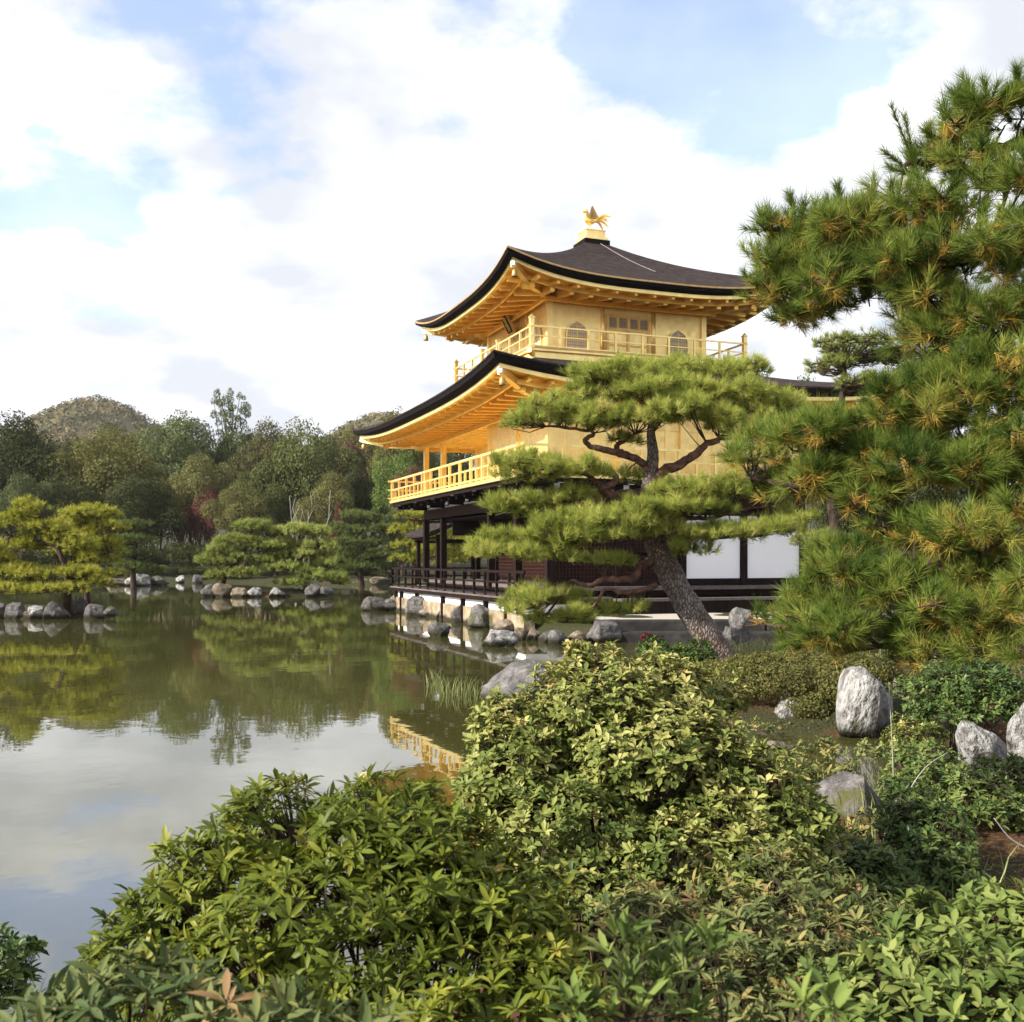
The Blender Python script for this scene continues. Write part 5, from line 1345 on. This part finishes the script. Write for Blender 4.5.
rpx(3, 888, 912, 678, 728, 11.7, 'rock_warm', 'brown rock tucked against the shaded side of the tall boulder', GN)
rpx(6, 815, 893, 770, 842, 7.3, 'rock_grey', 'dark slanting rock in front of the stream', GN, tilt=.3, rz=1.0)
rpx(5, 952, 1002, 718, 775, 8.3, 'rock_pale', 'slanting pale rock right of the stream, above the brown soil', GN, tilt=-.4)
rpx(6, 1007, 1052, 696, 755, 8.6, 'rock_pale', 'pale rock cut off by the right edge of the picture', GN)
rpx(1, 478, 562, 661, 716, 13.4, 'rock_grey', 'broad dark rock at the tip of the spit, left of the pale shrub top', GN, tilt=.15)
rpx(2, 729, 753, 609, 634, 19.6, 'rock_grey', 'upper of two stones behind the foot of the leaning pine', GN)
rpx(3, 720, 740, 626, 642, 18.9, 'rock_grey', 'lower of two stones behind the foot of the leaning pine', GN)
rpx(5, 660, 700, 674, 698, 12.6, 'rock_grey', 'flat grey stone at the water below the leaning pine', GN)
rpx(6, 800, 850, 838, 890, 5.3, 'rock_warm', 'brownish stone half buried under the mixed shrub', GN)
rpx(0, 900, 945, 884, 908, 4.7, 'rock_grey', 'flat stone lying in front of the brown soil', GN)
rpx(2, 760, 792, 742, 772, 9.0, 'rock_warm', 'mossy stone at the near edge of the stream', GN)
for k, (x0, x1, y0, y1, m, lb) in enumerate([
 (367, 384, 595, 611, 'rock_grey', 'outermost grey rock at the far corner of the veranda'),
 (382, 396, 597, 611, 'rock_grey', 'second rock in from the far corner of the veranda'),
 (394, 409, 594, 611, 'rock_warm', 'sandy rock under the first veranda stilts'),
 (408, 423, 595, 616, 'rock_grey', 'dark upright rock under the third veranda stilt'),
 (424, 440, 606, 617, 'rock_warm', 'low sandy rock against the veranda foundation'),
 (438, 452, 605, 619, 'rock_grey', 'small grey rock under the fourth veranda stilt'),
 (451, 473, 601, 623, 'rock_grey', 'dark rock under the middle of the veranda'),
 (474, 496, 602, 628, 'rock_grey', 'tall dark rock under the near part of the veranda'),
 (496, 511, 619, 633, 'rock_warm', 'brownish rock behind the flat boulder'),
 (428, 450, 622, 637, 'rock_grey', 'dark rounded rock standing alone in the water off the veranda'),
 (481, 514, 628, 647, 'rock_pale', 'large flat pale boulder in the water before the veranda'),
 (513, 527, 628, 641, 'rock_warm', 'squat stone right of the flat pale boulder'),
 (526, 541, 627, 641, 'rock_warm', 'second squat stone right of the flat pale boulder'),
 (539, 552, 630, 643, 'rock_grey', 'dark stone at the water under the low pine boughs'),
 (549, 566, 628, 645, 'rock_grey', 'grey stone at the water below the tips of the low pine boughs'),
 (566, 584, 630, 644, 'rock_warm', 'rough stone beside the low stone ledge'),
 (512, 536, 617, 630, 'rock_pale', 'pale squared block below the corner of the veranda'),
 (586, 618, 619, 643, 'rock_grey', 'dark stone set against the left end of the terrace kerb')]):
    e = 4 if k < 9 else 1
    rpx(k, x0-e, x1+e, y0+1, y1, 1.92*F_PX/(y1-560), m, lb, GF)
for k, (x0, x1, y0, y1, m, lb) in enumerate([
 (-12, 8, 600, 618, 'rock_grey', 'grey rock cut off by the left edge of the picture'),
 (5, 24, 599, 619, 'rock_grey', 'second rock from the left edge on the left islet'),
 (18, 40, 609, 623, 'rock_warm', 'low brownish rock at the front of the left islet'),
 (42, 69, 598, 621, 'rock_grey', 'large two-toned rock in front of the islet pine trunk'),
 (68, 90, 596, 612, 'rock_grey', 'mossy grey rock right of the islet pine trunk'),
 (86, 106, 600, 618, 'rock_grey', 'dark rock near the right end of the left islet'),
 (102, 116, 604, 614, 'rock_grey', 'last low rock at the right tip of the left islet'),
 (28, 46, 603, 616, 'rock_pale', 'small pale rock in the middle of the left islet')]):
    rpx(k+2, x0, x1, y0+3, y1+2, 33.4 if k != 4 else 34.6, m, lb, GL)
for k, (x0, x1, y0, y1, m, lb) in enumerate([
 (200, 216, 580, 596, 'rock_grey', 'grey rock at the left tip of the middle islet'),
 (212, 233, 580, 597, 'rock_warm', 'biggest brownish rock near the left end of the middle islet'),
 (230, 247, 583, 597, 'rock_warm', 'third rock from the left on the middle islet'),
 (248, 263, 584, 597, 'rock_pale', 'pale rock in the middle of the middle islet'),
 (268, 285, 583, 597, 'rock_pale', 'pale rock right of the centre of the middle islet'),
 (304, 322, 579, 594, 'rock_grey', 'dark rock under the right pine of the middle islet'),
 (320, 334, 582, 593, 'rock_grey', 'last rock at the right tip of the middle islet')]):
    rpx(k+1, x0, x1, y0+4, y1+1, 53.0, m, lb, GM)
for k, (x0, x1, y0, y1, Y, m, lb) in enumerate([
 (104, 126, 576, 586, 77, 'rock_warm', 'low brown rock on the far shore between the two islets'),
 (127, 152, 573, 586, 76, 'rock_pale', 'big pale rock on the far shore between the two islets'),
 (150, 169, 574, 585, 77, 'rock_grey', 'grey rock touching the big pale far-shore rock'),
 (176, 186, 573, 582, 86, 'rock_pale', 'lone pale stone at the far water edge'),
 (193, 203, 572, 583, 84, 'rock_grey', 'grey stone at the far water edge left of the middle islet'),
 (352, 372, 577, 584, 80, 'rock_warm', 'brown bank stone right of the middle islet'),
 (370, 390, 575, 584, 79, 'rock_warm', 'brown bank stone left of the veranda corner')]):
    rpx(k+3, x0, x1, y0+2, y1+1, Y, m, lb, GS)

# ------------------------------------------------------------------ shrubs
def blobs_px(lst):
    return [(at(px, py, Y), np.array([hw*Y/F_PX, dm, hh*Y/F_PX])) for px, py, Y, hw, hh, dm in lst]
def shrub(label, blobs, mat, n, k, L, Wd, root_xy, depth=(.55, 1.03), up=.7, tint=(.5, .18), spread=(45, 88), stems=60, sr=.006, upper=-.35, name='shrub', cat='shrub', ovate=.42, droop=.25, group=None, patch=None, lumpy=.045):
    B = blobs_px(blobs)
    z = gz(*root_xy); base = np.array([root_xy[0], root_xy[1], max(z, -.05)])
    root = tag(empty(name, tuple(base)), label, cat, group)
    P, N, I = shell(B, n, depth, upper, overlap=.62)
    zmin = base[2]+.03
    P[:, 2] = np.maximum(P[:, 2], zmin+rng.random(n)*.05)
    # drop anything closer to the camera than the lens could stand
    fr = rng.uniform(0, 6, 3)
    lump = np.sin(P[:, 0]*11+fr[0])*np.sin(P[:, 1]*11+fr[1])*np.sin(P[:, 2]*12+fr[2])+.6*np.sin(P[:, 0]*23+fr[1])*np.sin(P[:, 2]*21+fr[0])
    P = P+N*(lump*lumpy)[:, None]
    D = nrm(N*.7+np.array([0, 0, up])+rng.normal(0, .28, N.shape))
    # patchy colour through the plant: young and old shoots come in groups
    ph = rng.uniform(0, 6, 3)
    pat = np.sin(P[:, 0]*7+ph[0])*np.sin(P[:, 1]*7+ph[1])*np.sin(P[:, 2]*8+ph[2])
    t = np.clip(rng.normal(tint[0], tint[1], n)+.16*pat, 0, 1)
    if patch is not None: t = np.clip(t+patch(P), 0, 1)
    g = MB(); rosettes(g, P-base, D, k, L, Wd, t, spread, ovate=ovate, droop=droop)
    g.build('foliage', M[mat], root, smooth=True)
    s = MB()
    idx = rng.choice(n, min(n, stems), replace=False)
    forks = []
    for i in idx:
        a = np.array([rng.normal(0, .06), rng.normal(0, .06), -.08])+(B[I[i]][0]-base)*[.45, .45, 0]; e = P[i]-base
        m1 = a+(e-a)*[.25, .25, .45]+rng.normal(0, .03, 3); m2 = a+(e-a)*[.65, .65, .78]+rng.normal(0, .03, 3)
        q = spline([a, m1, m2, e], 3); s.tube(q, np.linspace(sr, sr*.35, len(q)), 5, cap=False); forks += [q[-4], q[-6]]
    forks = np.array(forks)
    Q = P-base
    for c0 in range(0, n, 400):
        c = Q[c0:c0+400]; j = np.argmin(((c[:, None]-forks[None])**2).sum(-1), 1)
        s.sticks(forks[j], c, sr*.4, sr*.22)
    s.build('stems', M['twig'], root)
    return root

shrub('glossy dark azalea bush in the left foreground, its top cut out against the water',
  [(275, 845, 2.95, 70, 62, .25), (365, 845, 2.85, 62, 66, .25), (215, 880, 2.95, 62, 62, .25), (165, 930, 2.9, 58, 58, .22), (440, 880, 2.8, 72, 66, .3), (510, 930, 2.75, 66, 70, .3), (330, 930, 2.65, 130, 85, .3), (470, 1000, 2.5, 110, 70, .3), (250, 990, 2.55, 130, 65, .3), (420, 805, 2.95, 30, 26, .15), (120, 985, 2.8, 50, 45, .2), (560, 985, 2.6, 55, 55, .25)],
  'azalea', 1700, 10, .054, .0145, (-.25, 2.75), tint=(.45, .17), stems=150, sr=.007, depth=(.45, 1.06))
shrub('pale yellow-green rounded shrub filling the middle foreground',
  [(600, 700, 4.7, 78, 44, .4), (522, 760, 4.55, 58, 55, .35), (650, 750, 4.5, 95, 60, .45), (738, 795, 4.4, 76, 50, .4), (570, 825, 4.25, 90, 55, .4), (700, 850, 4.15, 105, 55, .4), (795, 830, 4.3, 38, 38, .3), (660, 690, 4.8, 50, 38, .3), (500, 720, 4.7, 26, 26, .2), (574, 655, 4.7, 14, 16, .1), (612, 660, 4.75, 20, 14, .12), (710, 700, 5.0, 40, 24, .3), (480, 800, 4.5, 30, 40, .25), (600, 885, 3.95, 70, 32, .3), (530, 880, 3.9, 50, 30, .25), (760, 880, 3.9, 60, 30, .3)],
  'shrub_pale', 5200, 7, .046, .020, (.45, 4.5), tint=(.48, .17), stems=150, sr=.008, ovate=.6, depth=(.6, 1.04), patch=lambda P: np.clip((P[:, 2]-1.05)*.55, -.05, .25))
shrub('mixed shrub with reddish and yellow old leaves in the lower middle foreground',
  [(760, 950, 3.2, 100, 50, .3), (660, 930, 3.35, 60, 42, .3), (850, 930, 3.4, 55, 40, .3), (700, 1000, 2.9, 110, 45, .3), (830, 1000, 3.0, 80, 45, .3), (780, 890, 3.7, 80, 30, .3)],
  'shrub_mixed', 1200, 8, .050, .0145, (.75, 3.3), tint=(.5, .22), stems=80, sr=.005, depth=(.5, 1.05))
shrub('broad-leaved low shrub in the bottom right corner',
  [(950, 950, 3.1, 80, 40, .3), (1010, 935, 3.2, 50, 45, .3), (900, 1000, 2.8, 90, 45, .3), (1000, 1000, 2.7, 80, 50, .3), (1060, 960, 3.0, 50, 60, .3)],
  'front_leaf', 560, 7, .060, .024, (1.35, 3.0), tint=(.5, .2), stems=50, sr=.005, ovate=.6)
shrub('dark leafy shrub right of the slanting dark rock',
  [(925, 832, 5.3, 42, 36, .3), (940, 868, 4.9, 36, 32, .3), (875, 878, 4.7, 48, 30, .3), (905, 800, 6.1, 24, 24, .22), (890, 895, 4.5, 44, 24, .25)],
  'shrub_dark', 1200, 7, .046, .017, (1.95, 5.0), tint=(.5, .2), stems=60, sr=.005)
shrub('fresh green sprays growing below the slanting pale rock',
  [(960, 800, 6.2, 48, 34, .35), (1005, 785, 6.4, 34, 28, .3), (1030, 810, 6.2, 30, 30, .3), (925, 770, 6.8, 34, 26, .3)],
  'shrub_dark', 700, 7, .055, .020, (2.75, 6.3), tint=(.68, .18), stems=50, sr=.005)
shrub('dark evergreen shrub behind the slanting pale rock',
  [(960, 690, 10.2, 44, 30, .5), (925, 690, 10.6, 26, 22, .35), (1000, 690, 10, 26, 24, .35), (975, 665, 10.6, 26, 18, .3), (950, 712, 10.0, 44, 20, .4), (990, 710, 9.9, 30, 20, .35)],
  'shrub_dark', 1200, 7, .062, .024, (4.4, 10.3), tint=(.48, .2), stems=50, sr=.006)
shrub('round clipped bush with yellowing leaves right of the tall boulder',
  [(918, 735, 10.0, 27, 22, .35), (900, 742, 9.9, 16, 16, .25)], 'shrub_pale', 420, 7, .04, .016, (3.9, 10.1), tint=(.35, .2), stems=30, sr=.005)
shrub('dark green bush at the foot of the leaning pine',
  [(678, 662, 13.6, 26, 16, .4), (700, 655, 13.9, 16, 14, .3), (655, 650, 13.8, 16, 12, .3)], 'shrub_dark', 480, 7, .075, .028, (2.2, 13.7), tint=(.45, .2), stems=30, sr=.007)
shrub('small plant with red leaves behind the pale shrub',
  [(656, 640, 14.2, 7, 6, .12), (646, 638, 14.2, 6, 5, .10)], 'red_leaf', 12, 6, .07, .03, (2.0, 14.2), stems=12, sr=.005, name='plant', cat='plant')
shrub('sparse green herb at the near edge of the stream',
  [(838, 765, 8.2, 20, 16, .25), (868, 752, 8.8, 16, 10, .2), (800, 775, 8.0, 18, 12, .2), (745, 745, 9, 18, 10, .2), (790, 758, 8.8, 24, 12, .25), (825, 748, 9.2, 18, 9, .2), (760, 728, 10.9, 22, 8, .25), (846, 852, 5.7, 34, 24, .25), (815, 885, 5.2, 36, 24, .25), (870, 830, 6.3, 26, 18, .2)], 'shrub_mixed', 460, 6, .055, .022, (2.7, 8.4), tint=(.5, .2), stems=30, sr=.003, name='plant', cat='plant')
shrub('small dark bush at the bottom left corner over the water',
  [(8, 962, 3.4, 26, 24, .2), (-25, 975, 3.4, 40, 34, .2), (0, 995, 3.3, 30, 20, .2)], 'shrub_dark', 200, 7, .045, .016, (-1.75, 3.0), tint=(.5, .2), stems=24, sr=.005)
shrub('long-leaved sprigs at the very bottom left, closest to the camera',
  [(130, 1005, 1.9, 80, 34, .15), (260, 1015, 1.85, 70, 28, .12), (60, 1020, 1.9, 50, 40, .15), (350, 1020, 1.8, 50, 22, .1)], 'shrub_mixed', 130, 8, .062, .015, (-.7, 1.85), tint=(.28, .2), stems=50, sr=.004)
shrub('upright blue-green sprigs at the bottom centre, out of focus',
  [(620, 970, 1.9, 26, 60, .07), (690, 965, 1.95, 20, 45, .06), (590, 1010, 1.85, 30, 30, .07), (650, 1010, 1.9, 40, 30, .08)], 'front_leaf', 46, 7, .062, .014, (.22, 1.9), tint=(.4, .18), up=1.6, spread=(18, 55), stems=24, sr=.004)
shrub('single bright green sprig poking up at the bottom right, out of focus',
  [(820, 1005, 1.5, 22, 14, .03)], 'front_leaf', 5, 6, .055, .018, (.46, 1.5), tint=(.55, .1), up=1.6, spread=(25, 70), stems=5, sr=.003)

# bronze mound of tiny leaves
B = blobs_px([(770, 680, 12.2, 70, 26, .7), (722, 678, 12.4, 34, 18, .5), (832, 688, 11.9, 34, 30, .5), (800, 672, 12.6, 50, 20, .6), (860, 672, 12.6, 40, 18, .5), (806, 706, 11.7, 30, 18, .35)])
b0 = np.array([3.1, 12.2, gz(3.1, 12.2)])
root = tag(empty('shrub', tuple(b0)), 'low bronze-green mound of tiny leaves spreading under the near pine', 'shrub')
n = 36000
P, N, I = shell(B, n, (.90, 1.02), -.5, .82)
bump = np.sin(P[:, 0]*19)*np.sin(P[:, 1]*17+1)*np.sin(P[:, 2]*23)
P = P+N*(bump*.035)[:, None]
g = MB(); leaf_cards(g, P-b0, nrm(N+rng.normal(0, .7, N.shape)), .016*rng.uniform(.7, 1.4, n), np.clip(rng.normal(.48, .2, n)+bump*.2, 0, 1), 1.0); g.build('foliage', M['shrub_brown'], root)
g = MB()
for _ in range(60):
    e = P[rng.integers(n)]-b0; g.tube(spline([(e[0]*.3, e[1]*.3, -.05), e*[.7, .7, .6], e*.97], 3), np.linspace(.008, .003, 7), 4, cap=False)
g.build('stems', M['twig'], root)

# tall dry stalks
def stalk(label, pts, r):
    p = spline(pts, 6); b = p[0].copy()
    g = MB(); g.tube(p-b, np.linspace(r, r*.4, len(p)), 6)
    o = tag(g.build('dry_stalk', M['pale_stem'], smooth=True), label, 'stalk', 'dry stalks by the stream'); o.location = b
stalk('straight thin dry stalk standing before the tall boulder', pxs(6.4, (896, 830), (894, 790), (892, 740), (889, 682)), .005)
stalk('arched dry stalk bending to the right of the straight one', pxs(6.0, (902, 830), (908, 795), (925, 768), (948, 752)), .0045)
stalk('low dry stalk lying over the brown soil', pxs(4.6, (1030, 850), (1010, 838), (994, 818)), .005)

# reeds and grass
def blades(name, label, spots, n, h, w, mat, seed, spread):
    r = np.random.default_rng(seed); g = MB()
    for (x, y) in spots:
        bx = x+r.normal(0, spread[0], n); by = y+r.normal(0, spread[1], n); z = np.maximum(height(bx, by), -.05)
        hh = h*r.uniform(.5, 1.15, n); lean = r.normal(0, .28, (n, 2))*hh[:, None]
        a = r.uniform(0, 3.14, n); s = np.stack([np.cos(a), np.sin(a), 0*a], 1)*w
        p0 = np.stack([bx, by, z], 1); p1 = p0+np.concatenate([lean*.35, (hh*.6)[:, None]], 1); p2 = p0+np.concatenate([lean, hh[:, None]], 1)
        V = np.stack([p0-s, p0+s, p1+s*.8, p1-s*.8, p2], 1).reshape(-1, 3); o = np.arange(n)[:, None]*5
        g.add(V, [np.concatenate([o, o+1, o+2, o+3], 1), np.concatenate([o+3, o+2, o+4], 1)], np.repeat(r.random(n), 5))
    return tag(g.build(name, M[mat]), label, kind='stuff')
blades('reeds', 'thin green reeds growing out of the water off the spit', [(at(px, 690, 14.5)[0], 14.5+dy) for px, dy in ((440, .6), (452, 0), (464, .3), (478, -.4), (430, 1.2))], 26, .32, .006, 'grass', 3, (.10, .2))
blades('grass', 'pale grass along the bank behind the bronze mound', [(x, 15.6+.4*math.sin(x*3)) for x in np.arange(3.6, 6.5, .18)], 90, .30, .006, 'grass', 4, (.15, .35))
blades('weeds', 'thin weeds on the near bank between the shrubs', [(x, y) for x, y in ((2.0, 6.2), (2.6, 7.2), (3.2, 7.6), (2.2, 5.2), (1.5, 4.6), (3.6, 8.3), (2.9, 8.2))], 60, .22, .004, 'grass', 6, (.3, .35))
# low ground cover that hides the bare earth of the spit and the near bank
r = np.random.default_rng(21); n = 60000
x = r.uniform(.2, 10, n); y = np.concatenate([r.uniform(10.4, 17.5, n//2), r.uniform(3.2, 10.2, n-n//2)])
z = height(x, y); dens = np.sin(x*2.1+.7)*np.sin(y*1.9)+.6*np.sin(x*5.3)*np.sin(y*4.7+1)
soil = (np.hypot((x-2.55)/1.1, (y-5.0)/1.1) < 1)
ok = (z > .03) & (dens > -.25+.5*r.normal(size=n)*.5) & ~soil
x, y, z, dens = x[ok], y[ok], z[ok], dens[ok]; n = len(x)
P = np.stack([x, y, z+r.random(n)*.05*(1+np.clip(dens, 0, 1))], 1)
g = MB(); leaf_cards(g, P, nrm(r.normal(size=(n, 3))*.7+[0, 0, .8]), .016*r.uniform(.6, 1.6, n), np.clip(r.normal(.4, .2, n)+.1*dens, 0, 1), 1.0)
tag(g.build('ground_cover', M['shrub_brown']), 'low bronze-green ground cover over the spit and the near bank', kind='stuff')
# fallen needles on the brown soil
r = np.random.default_rng(8); n = 5000
x = r.uniform(1.6, 4.6, n); y = r.uniform(3.4, 8.2, n); z = height(x, y)+.008
a = r.uniform(0, 6.28, n); d = np.stack([np.cos(a), np.sin(a), r.normal(0, .15, n)], 1)*.04; s = np.stack([-np.sin(a), np.cos(a), 0*a], 1)*.0016
p = np.stack([x, y, z], 1)
g = MB(); g.add(np.stack([p-d-s, p-d+s, p+d], 1).reshape(-1, 3), [np.arange(3*n).reshape(-1, 3)], np.repeat(r.uniform(.8, 1, n), 3))
tag(g.build('fallen_needles', M['needle_near']), 'brown fallen pine needles strewn over the soil', kind='stuff')

# autumn air between here and the far hill
mb = MB(); mb.box((-700., -75., -2.5), (700., 800., 125.))
hz = mb.build('haze'); tag(hz, kind='stuff')
m = bpy.data.materials.new('haze'); m.use_nodes = True
nt = m.node_tree; nt.nodes.clear()
o = nt.nodes.new('ShaderNodeOutputMaterial'); v = nt.nodes.new('ShaderNodeVolumePrincipled')
v.inputs['Color'].default_value = (0.86, 0.90, 0.95, 1); v.inputs['Density'].default_value = 0.0001
nt.links.new(v.outputs[0], o.inputs['Volume']); hz.data.materials.append(m)
